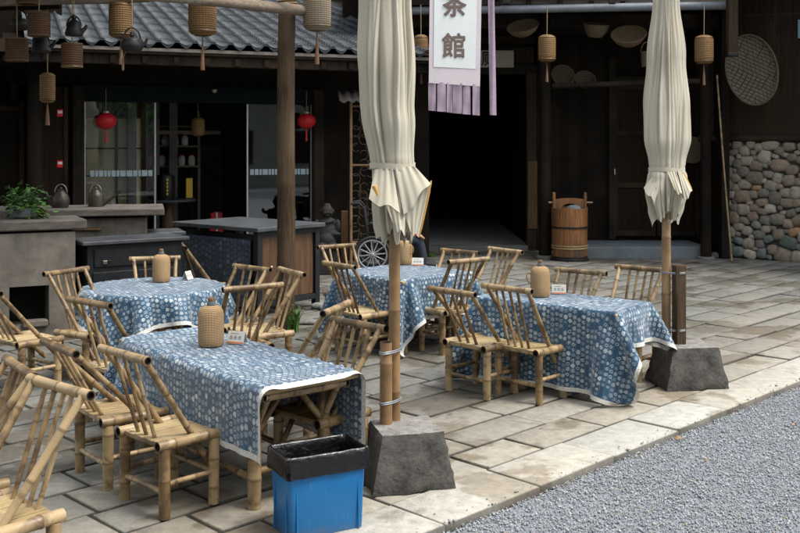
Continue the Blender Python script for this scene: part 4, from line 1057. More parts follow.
# plank doors and frames behind the step
part('door_frame', MB().box((3.60, 16.98, 1.75), (.12, .10, 3.1), bev=.008), M['wood_frame'], hall)
part('door_frame', MB().box((5.10, 16.98, 1.75), (.12, .10, 3.1), bev=.008), M['wood_frame'], hall)
part('door_frame', MB().box((4.35, 16.98, 2.90), (1.62, .11, .12), bev=.008), M['wood_frame'], hall)
part('door_frame', MB().box((3.85, 16.98, 3.00+.75), (2.9, .10, .10), bev=.008), M['wood_frame'], hall)
for k in range(2):
    d_ = MB().box((3.985+k*.73, 17.0, 1.55), (.70, .05, 2.6)); dd = part('plank_door', d_, M['wood_panel'], hall)
    rl = MB()
    for z in (.30, 1.12, 2.0, 2.78): rl.box((3.985+k*.73, 16.965, z), (.66, .03, .09), bev=.005)
    for x in (-.32, .32): rl.box((3.985+k*.73+x, 16.962, 1.55), (.06, .025, 2.6), bev=.005)
    r_ = rl.build('door_rail', M['wood_frame'], dd, smooth=0)
hd = MB().box((3.63, 16.90, 1.35), (.02, .02, .10)); part('door_handle', hd, M['brass'], hall)
for (x, r) in ((2.46+.0, .085),): pass
cx = (545-400)*15.9/1000; part('round_column', MB().tube([(cx,15.9,0),(cx,15.9,4.0)], [.10,.085], seg=20), M['wood_black'], hall, 40)
cx2 = (706-400)*15.8/1000; part('round_column', MB().tube([(cx2,15.8,0),(cx2,15.8,4.0)], [.085,.075], seg=20), M['wood_black'], hall, 40)
part('column_base', MB().lathe([(.01,0),(.15,0),(.15,.03),(.13,.05),(.01,.05)], c=(cx,15.9,0)), M['concrete'], hall, 40)
part('column_base', MB().lathe([(.01,0),(.14,0),(.14,.03),(.12,.04),(.01,.04)], c=(cx2,15.8,0)), M['concrete'], hall, 40)
part('end_wall', MB().box((5.13, 16.4, 2.1), (.12, 1.3, 4.2)), M['wood_black'], hall)
part('cross_beam', MB().box((3.6, 15.95, 3.0+.0), (2.6, .09, .10), bev=.01), M['wood_frame'], hall) if 0 else None
part('tie_beam', MB().box((2.5, 16.0, 3.78), (5.4, .16, .22), bev=.01), M['wood_frame'], hall)
part('pole_rail', MB().tube([((552-400)*15.9/1000, 15.9, HC+.059*15.9),((702-400)*15.85/1000, 15.85, HC+.064*15.85)], .045, seg=10), M['wood_frame'], hall, 40)
# gutter and eave roof
gp = MB(); gx0, gx1 = -.6, (728-400)*14.95/1000
gp.tube([(gx0, 15.25, HC+.133*15.25), (gx1, 14.93, HC+.1395*14.93)], .062, seg=14); part('gutter', gp, M['gutter'], hall, 40)
fb = MB().box(((gx0+gx1)/2, 15.2, 4.02), (gx1-gx0, .05, .16), rz=-.058); part('fascia_board', fb, M['fascia'], hall)
part('gutter_cap', MB().lathe([(.01,-.03),(.07,-.03),(.07,.03),(.01,.03)], c=(gx1, 14.93, HC+.1395*14.93), M=Matrix.Rotation(math.pi/2, 3, 'Y'), seg=14), M['gutter'], hall, 40)
part('roof', MB().box((2.3, 17.6, 4.75), (6.2, 5.4, .1), M=Matrix.Rotation(math.atan(.26), 4, 'X')), M['wood_black'], hall)
for k in range(12): part('rafter', MB().box((-.4+k*.47, 16.0, 4.16), (.07, 1.9, .09), M=Matrix.Rotation(math.atan(.26), 4, 'X')), M['wood_frame'], hall)
part('ceiling', MB().box((2.3, 16.5, 4.3), (5.9, 1.5, .05)), M['wood_black'], hall)
# brackets hanging under the gutter
for px in (506, 612):
    p = at(px, 1, 14.9); part('gutter_bracket', MB().box(p, (.11,.05,.10), bev=.015), M['iron'], hall)
# thick concrete step
t = thing('concrete_step', 'blue-grey concrete step under the plank doors', 'step', (0,0,0))
part('slab', MB().box((3.79, 16.45, .08), (2.24, 1.1, .20), bev=.012, seg=2), M['concrete_blue'], t)
# end gable wall of the neighbouring building with the cobble base
E0 = G(717, 257); E1 = G(800, 262.5); ed = (E1-E0).normalized(); ER = math.atan2(ed.y, ed.x)
gab = thing('side_house_building', 'weathered vertical plank house above the cobblestone wall', 'building', E0, ER)
part('plank_wall', MB().box((2.4, .12, 3.2), (5.4, .10, 2.65)), M['wood_wall'], gab)
part('corner_post', MB().box((-.2, .10, 2.2), (.14, .16, 4.4), bev=.01), M['wood_black'], gab)
part('sill_beam', MB().tube([(-.30, .02, 1.90), (5.0, .02, 1.90)], .055, seg=12), M['wood_frame'], gab, 40)
part('backing_wall', MB().box((2.4, .35, .95), (5.4, .3, 1.9)), M['concrete'], gab)
part('roof', MB().box((2.2, .5, 4.55), (6.2, 3.4, .12)), M['wood_black'], gab)
# hanging weathered post at the top right
p = at(732, 0, 14.7)
part('hanging_post', MB().box((0,0,0), (.145,.13,1.7), bev=.012), M['wood_grey'] if 0 else M['wood_wall'], gab)
hp = gab.children[-1] if gab.children else None
KID = [o for o in bpy.data.objects if o.parent == gab and o.name.startswith('hanging_post')][0]
KID.parent = None; KID.name = 'hanging_post'
hp = thing('timber_post', 'short weathered square timber hanging down at the roof corner above the winnowing tray', 'post', (p.x, 14.7, HC+(145-54)*14.7/1000))
KID.parent = hp; KID.location = (0,0,.85); KID.name = 'shaft'
part('end_cap', MB().box((0,0,-.01), (.16,.145,.06), bev=.01), M['iron'], hp)
# cobblestone wall
def cobble_wall():
    rs = random.Random(12); V = []; F = []; COL = []; off = 0
    bm = bmesh.new(); bmesh.ops.create_icosphere(bm, subdivisions=3, radius=1); bm.verts.index_update()
    bv = [v.co.copy() for v in bm.verts]; bf = [[v.index for v in f.verts] for f in bm.faces]; bm.free()
    bv = [Vector([math.copysign(abs(c)**.66, c) for c in v]) for v in bv]
    pal = [(.25,.225,.18)]*5 + [(.31,.28,.22)]*4 + [(.20,.16,.12)]*4 + [(.27,.20,.145)]*2 + [(.15,.16,.135)]*1 + [(.16,.15,.13)]*4 + [(.35,.32,.26)]*2 + [(.33,.19,.08)]*1
    pts = []
    # dart throwing with varied radii, then relaxation -> close packed
    W_, H_ = 3.4, 1.86
    for tries in range(9000):
        r = rs.choice([.07,.08,.09,.10,.115]) if tries < 5200 else rs.choice([.045,.055])
        x, y = rs.uniform(0, W_), rs.uniform(.03, H_-.04)
        if all((x-q[0])**2+(y-q[1])**2 > (.86*(r+q[2]))**2 for q in pts): pts.append([x, y, r])
    for it in range(40):
        for a in range(len(pts)):
            for b_ in range(a+1, len(pts)):
                dx = pts[b_][0]-pts[a][0]; dy = pts[b_][1]-pts[a][1]
                if abs(dx) > .26 or abs(dy) > .26: continue
                d = math.hypot(dx, dy)+1e-6; m_ = .95*(pts[a][2]+pts[b_][2])-d
                if m_ > 0:
                    k = m_*.3/d; pts[a][0] -= dx*k; pts[a][1] -= dy*k; pts[b_][0] += dx*k; pts[b_][1] += dy*k
        for q in pts: q[0] = min(max(q[0], q[2]*1.1), W_); q[1] = min(max(q[1], q[2]*.8), H_-q[2]*.7)
    for (x, y, r) in pts:
        asp = rs.uniform(1.0, 1.45); an = rs.uniform(-.35, .35)
        sx, sz, sy = r*asp**.5*1.12, r/asp**.5*1.08, .08+r*.45
        w1, w2, w3 = [rs.uniform(0, 6) for _ in range(3)]
        c = (np.array(rs.choice(pal))*.72+np.array([.24,.215,.175])*.28)*rs.uniform(.75, 1.2)
        if y < .35 and rs.random() < .4: c = np.array([.12,.15,.132])*rs.uniform(.8,1.4)
        for v in bv:
            k = 1+.07*math.sin(v.x*2.6+w1)+.07*math.sin(v.z*2.9+w2)+.04*math.sin(v.x*4+v.z*5+w3)
            X_ = v.x*sx*k; Z_ = v.z*sz*k
            V.append((x+X_*math.cos(an)-Z_*math.sin(an), .07+v.y*sy*.8, y+X_*math.sin(an)+Z_*math.cos(an))); COL.append(c)
        F += [[i+off for i in f] for f in bf]; off += len(bv)
    t = thing('cobblestone_wall', 'wall of rounded river cobbles below the plank house at the right', 'wall', E0, ER)
    np_mesh('stones', V, F, M['cobble'], np.array(COL), parent=t)
    part('mortar', MB().box((1.7, .12, .95), (3.5, .12, 1.9)), simple('dark_mortar', (.035,.032,.027), (.10,.09,.075), 12, rough=1, bump=.8), t)
cobble_wall()
# flat stones at the wall foot
for k, (px, py, s_) in enumerate([(716, 257, .14)]):
    p = G(px, py); bm = bmesh.new(); bmesh.ops.create_icosphere(bm, subdivisions=3, radius=1); bm.verts.index_update()
    o = MB().add([Vector((v.co.x*.2, v.co.y*.12, v.co.z*.055)) for v in bm.verts], [[v.index for v in f.verts] for f in bm.faces]).build('flat_stone', M['block_top']); bm.free()
    o.location = (p.x+.02, p.y-.05, .03); tag(o, 'flat stone lying at the foot of the cobblestone wall by the black column', 'stone')
# bamboo cane leaning on the wall, cable, tray, blue plate
a0 = at(717, 75, 15.55); a1 = at(732, 256, 15.45); a1.z = .0
t = thing('bamboo_cane', 'long thin yellow bamboo cane leaning on the left edge of the cobble wall', 'cane', a1)
part('cane', MB().bamboo((0,0,0), a0-a1, .014, gap=.3, seg=8, bend=.03), M['bamboo'], t, 40)
t = thing('wall_cable', 'thin cable strung across the plank wall above the winnowing tray', 'cable', (0,0,0))
part('cable', MB().tube([at(x, 15.5-(x-735)*.045-2*math.sin((x-735)/75*3.14)*-.3, 15.95-(x-700)*.009) for x in range(735, 850, 8)], .008, seg=6), M['rubber'], t, 40)
for nm, loc_, lab_, cat in (('tray', at(752, 70, 15.3), 'large oval woven winnowing tray hanging on the plank wall', 'tray'),):
    t = thing('winnowing_tray', lab_, cat, loc_, ER)
    T_ = Matrix.Rotation(math.radians(-14), 4, 'Y')
    ns = 64; a_, b_ = .375, .535
    mb = MB(); rings = [(0,.03),(.5,.045),(.9,.03),(.97,.0),(1.0,-.03),(1.03,-.03),(1.04,.01),(.98,.06),(.5,.075),(0,.06)]
    vs = []
    for r, y in rings:
        for k in range(ns): an = 2*math.pi*k/ns; vs.append(T_ @ Vector((r*a_*math.cos(an), y, r*b_*math.sin(an))))
    fs = [(i*ns+k, i*ns+(k+1)%ns, (i+1)*ns+(k+1)%ns, (i+1)*ns+k) for i in range(len(rings)-1) for k in range(ns)]
    mb.add(vs, fs)
    def m_tray():
        tt = NT('woven_tray'); tc = tt.n('ShaderNodeTexCoord'); cols = []
        sp = tt.n('ShaderNodeSeparateXYZ'); tt.l(tc.outputs['Object'], sp.inputs[0])
        nz = tt.noise(3, 2, tc.outputs['Object'])
        def lines(ax, az, per, th_):
            q = tt.math('ADD', tt.math('MULTIPLY', sp.outputs[0], ax), tt.math('MULTIPLY', sp.outputs[2], az))
            return tt.math('LESS_THAN', tt.math('FRACT', tt.math('ADD', tt.math('DIVIDE', q, per), nz)), th_)
        l1 = lines(.45, .9, .052, .30); l2 = lines(-.85, .5, .075, .26)
        sel = tt.math('GREATER_THAN', tt.noise(4, 1, tc.outputs['Object']), .53)
        l3 = lines(.98, .15, .06, .26)
        l12 = tt.math('MAXIMUM', l1, tt.math('MULTIPLY', sel, l2)); l12 = tt.math('MAXIMUM', l12, tt.math('MULTIPLY', tt.math('SUBTRACT', 1., sel), tt.math('MULTIPLY', l3, .6)))
        n2 = tt.noise(18, 4, tc.outputs['Object'])
        base = tt.mix(n2, (.09,.072,.052), (.22,.18,.14)); col = tt.mix(tt.math('MULTIPLY', l12, .8), base, (.035,.025,.02))
        tt.bump(tt.math('SUBTRACT', 1.0, l12), .6, .006); return tt.set(col, .85, 0., .2)
    part('woven_disc', mb, m_tray(), t, 50)
    rim = MB(); rim.tube([T_ @ Vector((1.02*a_*math.cos(an), -.03, 1.02*b_*math.sin(an))) for an in np.linspace(0, 2*math.pi, 49)], .014, seg=8); part('rim', rim, M['basket'], t, 50)
p = at(800, 29, 15.1); t = thing('blue_plate', 'pale blue plate at the right frame edge on the plank wall', 'sign', p, ER); part('plate', MB().box((.05,0,0), (.16,.02,.28), bev=.004), M['blue_sign'], t)
# small dark basket on the right post behind the umbrella, small basket and bowls under the eave
def bowl(p, r, h, label, m, rx=0, ry=0, cat='basket', name='hanging_basket', grp='baskets hung under the hall eave', sx=1.0):
    t = thing(name, label, cat, p, 0, grp); t.rotation_euler = (rx, ry, 0); t.scale = (sx, 1, 1)
    part('bowl', MB().lathe([(.01,0),(r*.55,0),(r*.8,h*.35),(r*.95,h*.75),(r,h),(r*.95,h),(r*.75,h*.4),(r*.5,.02),(.01,.02)], seg=28), m, t, 50)
    rm = MB(); rm.tube([(r*math.cos(a), r*math.sin(a), h) for a in np.linspace(0, 2*math.pi, 29)], .009, seg=6); part('rim', rm, M['basket'], t, 50)
    return t
bowl(at(524, 34, 15.6), .24, .14, 'pale shallow wooden scoop under the eave above the passage sign', M['basket_pale'], .5, -.25, sx=1.05)
bowl(at(595, 37, 15.6), .20, .20, 'woven grey basket hanging under the eave in the centre of the doors', M['basket'], .25, .05)
bowl(at(629, 43, 15.6), .27, .16, 'large brown wooden bowl basket under the eave left of the right umbrella', M['basket_pale'], .6, -.2)
bowl(at(604, 32, 15.9), .1, .08, 'small dark basket tucked behind the grey woven basket', M['basket'])
bowl(at(561, 80, 16.6), .19, .16, 'dim round basket on the wall right of the middle lantern', M['basket'], 1.1, .2)
bowl(at(584, 84, 16.6), .17, .13, 'dim shallow basket on the dark wall, lowest of the wall baskets', M['basket'], .9, 0)
t = thing('handled_basket', 'small basket with arched handle left of the right umbrella', 'basket', at(647, 67, 15.6))
part('body', MB().lathe([(.01,0),(.085,0),(.10,.24),(.09,.24),(.075,.02),(.01,.02)], seg=22), M['basket'], t, 50)
part('handle', MB().tube([(.095*math.cos(a), 0, .24+.15*math.sin(a)) for a in np.linspace(0, math.pi, 13)], .008, seg=6), M['bamboo'], t, 50)
t = thing('round_basket', 'round woven basket hanging on the door behind the right umbrella canopy', 'basket', at(691, 150, 16.6))
part('disc', MB().lathe([(.01,.0),(.14,.01),(.21,.05),(.22,.10),(.19,.11),(.01,.08)], seg=32, M=Matrix.Rotation(math.radians(90), 3, 'X')), M['basket'], t, 50)
# steel bead drops below the gutter
# faded cream sign over the passage with the one readable character
t = thing('passage_sign', 'faded cream sign board over the passage with one black character', 'sign', (at(477, 59, YW-.2)), 0)
part('board', MB().box((0,0,0), (.074*16.9, .025, .29), bev=.004), M['sign'], t)
def text_mesh(body, size, bold, m, name, parent, loc, rot=(math.pi/2,0,0), sx=1.0, ext=.0012):
    # glyph outline thickened by stacking slightly shifted copies, each a hair behind the last
    cu = bpy.data.curves.new(name, 'FONT'); cu.body = body; cu.size = size; cu.extrude = ext; cu.align_x = 'CENTER'; cu.align_y = 'CENTER'
    o = bpy.data.objects.new(name, cu); C.objects.link(o); bpy.context.view_layer.update()
    me = bpy.data.meshes.new_from_object(o.evaluated_get(bpy.context.evaluated_depsgraph_get())); bpy.data.objects.remove(o)
    co = np.array([v.co[:] for v in me.vertices]); fs = [tuple(p.vertices) for p in me.polygons]
    co[:, :2] -= (co[:, :2].max(0)+co[:, :2].min(0))/2; co[:, 0] *= sx
    mb = MB()
    for k, (dx, dy) in enumerate([(0,0),(1,0),(-1,0),(0,1),(0,-1),(.7,.7),(-.7,-.7),(.7,-.7),(-.7,.7)] if bold else [(0,0)]):
        mb.add(co+np.array([dx*bold, dy*bold, -k*.0003]), fs)
    r = mb.build(name, m, parent, smooth=0); r.location = loc; r.rotation_euler = rot; return r
text_mesh('厕', .27, .004, M['ink_black'], 'character', t, ((488.5-477)*.0169, -.016, 0), sx=.95)
# ------------------------------------------------------------------ banner
YB = 13.9
def bx_(x): return (x-400)*YB/1000
def bz_(y): return HC+(145-y)*YB/1000
ban = thing('cloth_banner', 'white vertical cloth banner with two taupe characters and a mauve fringe', 'banner', (bx_(456), YB, bz_(45)))
def sheet(x0, x1, y0, y1, m, name, dy=0.0, wv=.012, n=14, taper=(0,0,0,0), parent=ban, ph=0):
    vs = []; T_ = .003
    c = Vector((bx_(456), YB, bz_(45)))
    for j in range(n+1):
        v = j/n; yy = y0*(1-v)+y1*v
        for i in range(9):
            u_ = i/8; xx = (x0+taper[0]*v)*(1-u_)+(x1+taper[1]*v)*u_; yr = yy + taper[2]*u_*v
            p = Vector((bx_(xx), YB+dy+wv*math.sin(u_*5+v*3+ph)+wv*.6*math.sin(v*7+ph), bz_(yr))) - c; vs.append(p)
    fs = [(j*9+i, j*9+i+1, (j+1)*9+i+1, (j+1)*9+i) for j in range(n) for i in range(8)]
    o = MB().add(vs, fs).build(name, m, parent, smooth=60)
    return o
sheet(430, 482, -30, 83, M['banner_edge'], 'border', wv=.003, taper=(-1.2, -2.0, 3.5, 0))
sheet(434.5, 477.5, -30, 67, M['banner'], 'panel', dy=-.008, wv=.003, taper=(-1, -2, 2, 0))
for k in range(6):
    x0 = [428.3, 437.3, 446.8, 452.8, 463, 472.5][k]; x1 = [436, 446.0, 452.3, 462, 470.5, 480][k]
    sheet(x0, x1, 82+.5*k, 110.5+.9*k, M['purple'], 'fringe_tab', dy=random.uniform(-.01,.01), wv=.008, n=8, ph=k*2, taper=(random.uniform(-.5,.3), random.uniform(-.5,.3), .6, 0))
c = Vector((bx_(456), YB, bz_(45)))
text_mesh('館', .36, .0075, M['ink'], 'character', ban, (bx_(453.5)-c.x, -.018, bz_(45.5)-c.z), sx=.95)
text_mesh('茶', .36, .0075, M['ink'], 'character', ban, (bx_(454.5)-c.x, -.018, bz_(4.5)-c.z), sx=.95)
part('hanging_pole', MB().tube([(bx_(420)-c.x, .01, bz_(-31)-c.z), (bx_(505)-c.x, .01, bz_(-31)-c.z)], .022, seg=10), M['bamboo_pole'], ban, 40)
part('hanger_cord', MB().tube([(0,.01,bz_(-31)-c.z),(0,1.25,bz_(-40)-c.z)], .01, seg=6), M['rope'], ban, 40)
rb = thing('mauve_ribbon', 'long narrow mauve cloth strip hanging right of the banner', 'ribbon', c)
sheet(488, 494, -30, 115, M['purple'], 'strip', dy=.03, wv=.012, n=26, parent=rb, taper=(2.0, 2.8, .3, 0))

# ------------------------------------------------------------------ hanging wicker lanterns
def lantern(px, py0, py1, wpx, Y, label, m='wicker_lantern', tassel=True, up=1.0, cyl=False):
    k = Y/1000; h = (py1-py0)*k; r = wpx*k/2; p = at(px, py1, Y)
    t = thing('wicker_lantern', label, 'lantern', p, random.uniform(0, 3), 'hanging wicker lanterns')
    if cyl: prof = [(r*.96,0),(r,h*.04),(r*1.0,h*.95),(r*.94,h),(r*.9,h),(r*.9,.01),(r*.94,0)]
    else: prof = [(r*.55,0),(r*.82,h*.04),(r*.97,h*.12),(r,h*.25),(r,h*.75),(r*.97,h*.88),(r*.82,h*.96),(r*.5,h),(r*.3,h)]
    part('shade', MB().lathe(prof, seg=32, cap=not cyl), M[m], t, 60)
    for z in ((.0, h) if cyl else (h*.1, h*.9)):
        rr = r*.97 if cyl else r*.955
        part('hoop', MB().tube([(rr*math.cos(a), rr*math.sin(a), z) for a in np.linspace(0, 2*math.pi, 25)], .006, seg=6), M['bamboo_dark'], t, 50)
    part('cord', MB().tube([(0,0,h*.98),(0.004,0,h+up)], .005, seg=6), M['rope'], t, 50)
    if tassel: part('tassel', MB().lathe([(.003,-h*.75),(.022,-h*.74),(.016,-h*.4),(.009,-h*.2),(.005,0)], seg=8), M['rope'] if 0 else M['cork'], t, 50)
    return t
lantern(421, 35, 63, 14, 14.8, 'wicker lantern between the left umbrella and the banner', up=.45)
lantern(547, 35, 62, 17.5, 14.8, 'wicker lantern hanging in front of the round column right of the passage', up=.45)
lantern(704, 35.5, 64, 18.5, 14.7, 'wicker lantern hanging by the column right of the right umbrella', up=.45)
lantern(317, -14, 31, 28, 9.6, 'large pale wicker lantern hanging between the log post and the left umbrella', 'wicker_grey', up=.35)
lantern(202.5, -10, 36, 28, 9.3, 'wicker lantern hanging left of the log post over the tiled roof', up=.15)
lantern(121, 2, 38, 24, 9.0, 'wicker lantern behind the black kettle at the top left', up=.15)
lantern(47.5, 73, 103, 15, 9.6, 'small wicker lantern hanging lowest, in front of the black column', up=.85)
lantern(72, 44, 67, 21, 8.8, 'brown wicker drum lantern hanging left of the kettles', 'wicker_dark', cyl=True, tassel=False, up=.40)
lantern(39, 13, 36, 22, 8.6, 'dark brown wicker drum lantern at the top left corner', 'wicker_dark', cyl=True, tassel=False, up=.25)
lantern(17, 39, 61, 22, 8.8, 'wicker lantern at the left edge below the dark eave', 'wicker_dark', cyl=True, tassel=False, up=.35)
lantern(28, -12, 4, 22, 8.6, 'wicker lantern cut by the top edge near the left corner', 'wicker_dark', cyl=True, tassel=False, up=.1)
# black iron kettles hung on the beam
def hung_kettle(px, py, wpx, Y, label, up=.4, spout=1, conical=False):
    k = Y/1000; r = wpx*k/2; p = at(px, py, Y)
    t = thing('iron_kettle', label, 'kettle', p, .3, 'black iron kettles hung from the beam')
    if conical: prof = [(.01,0),(r*.9,0),(r,.02),(r*.62,r*1.5),(r*.4,r*1.7),(.01,r*1.8)]
    else: prof = [(.01,0),(r*.75,0),(r*.97,r*.35),(r,r*.7),(r*.8,r*1.15),(r*.45,r*1.3),(.01,r*1.35)]
    part('body', MB().lathe(prof, seg=28), M['iron'], t, 40)
    z1 = prof[-2][1]
    part('lid_knob', MB().lathe([(.01,z1),(.02,z1+.02),(.012,z1+.05),(.003,z1+.055)], seg=12), M['iron'], t, 40)
    part('spout', MB().tube([(spout*r*.8,0,r*.5),(spout*r*1.2,0,r*.9),(spout*r*1.35,0,r*1.25)], [.022,.016,.012], seg=10), M['iron'], t, 40)
    part('bail_handle', MB().tube([(r*.75*math.cos(a), 0, r*1.05+r*1.15*math.sin(a)) for a in np.linspace(0, math.pi, 17)], .008, seg=8), M['iron'], t, 40)
    part('cord', MB().tube([(0,0,r*2.18),(0,0,r*2.2+up)], .004, seg=5), M['rope'], t, 40)
    return t
hung_kettle(132, 52, 22, 8.8, 'black iron kettle with round bail handle hanging in front of the tiled roof', up=.25)
hung_kettle(74, 36, 18, 8.8, 'black conical iron kettle hanging over the edge of the tiled roof', up=.2, conical=True)
hung_kettle(41, 53, 20, 9.2, 'dark cone shaped kettle hanging below the brown drum lantern', up=.5, conical=True)
hung_kettle(20, 30, 18, 8.9, 'dark kettle at the left edge above the edge lantern', up=.4)
t = thing('wooden_tag', 'small pale wooden tag hanging below the round black kettle', 'tag', at(123, 70, 8.8)); part('tag', MB().box((0,0,.05), (.02,.008,.11), bev=.003), M['bamboo'], t); part('cord', MB().tube([(0,0,.1),(0.04,0,.2)], .003, seg=5), M['rope'], t)

# ------------------------------------------------------------------ log post and beams
pp = G(284.5, 331)
t = thing('log_pergola', 'weathered log post carrying horizontal log beams over the tables', 'pergola', (pp.x, pp.y, 0))
def log(p0, p1, r0, r1, seed, seg=16, kn=.06):
    rs = random.Random(seed); n = 26; P0, P1 = Vector(p0), Vector(p1); d = (P1-P0).normalized()
    x = Vector((0,0,1)).cross(d) if abs(d.z) < .9 else Vector((1,0,0)).cross(d); x.normalize(); y = d.cross(x); vs = []
    kk = [(rs.uniform(0,1), rs.uniform(0,6.28), rs.uniform(.5,1)) for _ in range(9)]
    for i in range(n):
        t_ = i/(n-1); c_ = P0.lerp(P1, t_) + x*math.sin(t_*5+seed)*r0*.10 + y*math.sin(t_*7+seed*2)*r0*.08
        for k in range(seg):
            a = 2*math.pi*k/seg; r = (r0*(1-t_)+r1*t_)*(1+.03*math.sin(a*3+seed+t_*4)+.02*math.sin(a*5+t_*9))
            for (tt_, aa_, am) in kk:
                q = ((t_-tt_)/.03)**2 + (math.atan2(math.sin(a-aa_), math.cos(a-aa_))/.35)**2; r *= 1+.10*am*math.exp(-q)
            vs.append(c_+(math.cos(a)*x+math.sin(a)*y)*r)
    fs = [(i*seg+k, i*seg+(k+1)%seg, (i+1)*seg+(k+1)%seg, (i+1)*seg+k) for i in range(n-1) for k in range(seg)] + [tuple(range(seg))[::-1], tuple(range((n-1)*seg, n*seg))]
    return MB().add(vs, fs)
part('post', log((0,0,0), (.03,0,3.25), .090, .083, 3), M['wood_post'], t, 60)
def rel(px, py, Y): return at(px, py, Y)-Vector((pp.x, pp.y, 0))
part('beam', log(rel(303, 10.5, pp.y-.12), rel(150, -6, pp.y-1.3), .052, .055, 8), M['wood_grey'], t, 60)
part('beam', log(rel(150, -3, 9.0), rel(-60, 3, 8.7), .045, .05, 5), M['wood_grey'], t, 60)
part('cross_beam', log(rel(100, -22, 8.85), rel(480, -30, 9.7), .05, .05, 6), M['wood_grey'], t, 60)
part('cross_beam', log(rel(-70, 9, 8.9), rel(60, 4, 8.9), .045, .04, 15), M['wood_black'], t, 60)
part('lashing', MB().tube([Vector((.03,0,3.12))+Vector((.095*math.cos(a), .095*math.sin(a), a*.004)) for a in np.linspace(0, 18, 80)], .008, seg=6), M['rope'], t, 60)
pq = at(-30, 200, 8.8)
part('post', log((pq.x-pp.x, 8.8-pp.y, 0), (pq.x-pp.x, 8.8-pp.y, 3.3), .09, .085, 13), M['wood_post'], t, 60)
part('board_roof', MB().box((-3.15, -.75, 3.62), (4.0, 2.9, .06), M=Matrix.Rotation(math.radians(3), 4, 'X')), M['wood_black'], t)
# weeds at the post foot
def weed(px, py, h, n, label, seed):
    rs = random.Random(seed); p = G(px, py); mb = MB()
    for k in range(n):
        a = rs.uniform(0, 6.28); x, y = rs.uniform(-.05,.05), rs.uniform(-.05,.05); H_ = h*rs.uniform(.45,1); lean = rs.uniform(.1,.5)*H_; ww = rs.uniform(.006,.013)
        vs = []; m_ = 5
        for i in range(m_+1):
            u_ = i/m_; c_ = Vector((x+math.cos(a)*lean*u_**2, y+math.sin(a)*lean*u_**2, H_*u_*(1-.15*u_))); s_ = Vector((-math.sin(a), math.cos(a), 0))*ww*(math.sin(math.pi*min(.98, u_*.8+.2)))
            vs += [c_-s_, c_+s_]
        mb.add(vs, [(2*i, 2*i+1, 2*i+3, 2*i+2) for i in range(m_)])
        for q in range(3):
            u_ = rs.uniform(.3,1); c_ = Vector((x+math.cos(a)*lean*u_**2, y+math.sin(a)*lean*u_**2, H_*u_)); b_ = rs.uniform(0,6.28); d_ = Vector((math.cos(b_), math.sin(b_), rs.uniform(-.2,.5)))*.022; e_ = d_.cross(Vector((0,0,1))).normalized()*.008
            mb.add([c_, c_+d_*.5+e_, c_+d_, c_+d_*.5-e_], [(0,1,2,3)])
    o = mb.build('weed', M['grass']); o.location = (p.x, p.y, 0); return tag(o, label, 'plant')
weed(293, 332, .30, 60, 'tuft of green weeds growing against the log post', 3)
weed(432, 257, .07, 40, 'low green weeds at the left jamb of the passage', 4)
weed(424, 258, .06, 30, 'small moss tuft left of the weeds at the passage jamb', 5)

# ------------------------------------------------------------------ clay stove, counters, cabinets
def prism(parent, name, m, P, z0, z1, bev=.008, smooth=0):
    # P: four plan corners
    bm = bmesh.new(); lo = [bm.verts.new((p[0], p[1], z0)) for p in P]; hi = [bm.verts.new((p[0], p[1], z1)) for p in P]
    n = len(P); bm.faces.new(lo[::-1]); bm.faces.new(hi)
    for k in range(n): bm.faces.new((lo[k], lo[(k+1)%n], hi[(k+1)%n], hi[k]))
    if bev: bmesh.ops.bevel(bm, geom=list(bm.edges), offset=bev, segments=2, affect='EDGES', profile=.5)
    bm.verts.index_update(); bmesh.ops.recalc_face_normals(bm, faces=list(bm.faces))
    mb = MB().add([v.co.copy() for v in bm.verts], [[v.index for v in f.verts] for f in bm.faces]); bm.free()
    return mb.build(name, m, parent, smooth=smooth)
s0 = Vector((-3.0, 9.24, 0)); sr = math.atan2(.5, 1)*.98
stv = thing('clay_stove', 'grey clay plastered stove with a dark firebox hole and thick plank top', 'stove', s0, sr)
# local: x along the front (negative to the left), y to the back
hx0, hx1, hz0, hz1 = -.57, -.23, .15, .52
part('body', MB().box((-1.325, .33, .5), (1.51, .66, 1.0)), M['clay'], stv)
part('body', MB().box((-.115, .33, .5), (.23, .66, 1.0)), M['clay'], stv)
part('body', MB().box(((hx0+hx1)/2, .33, (hz1+1.0)/2), (hx1-hx0+.01, .6596, 1.0-hz1)), M['clay'], stv)
part('body', MB().box(((hx0+hx1)/2, .33, hz0/2), (hx1-hx0+.01, .6596, hz0)), M['clay'], stv)
part('firebox', MB().box(((hx0+hx1)/2, .5, (hz0+hz1)/2), (hx1-hx0+.1, .3, hz1-hz0+.1)), M['soot'], stv)
part('ledge', MB().box(((hx0+hx1)/2+.05, .02, hz0+.03), (.22, .12, .06), bev=.01), M['clay'], stv)
tp = MB(); 
for k in range(3): tp.box((-1.0, .09+k*.235, 1.065+random.uniform(-.004,.004)), (2.2, .228, .09), bev=.012)
part('plank_top', tp, M['slab_grey'], stv)
# second counter behind
c0 = Vector((-2.66, 10.52, 0))
ctr = thing('clay_counter', 'second clay counter with thick plank top carrying the two kettles', 'counter', c0, sr*.55)
part('body', MB().box((-1.2, .35, .52), (2.4, .7, 1.04), bev=.015, seg=2), M['clay'], ctr)
part('plank_top', MB().box((-1.15, .33, 1.10), (2.65, .86, .075), bev=.012, seg=2), M['slab_grey'], ctr)
part('broken_edge', MB().box((-.62, -.02, .93), (.34, .05, .02), jit=.01), M['wood_brown'], ctr)
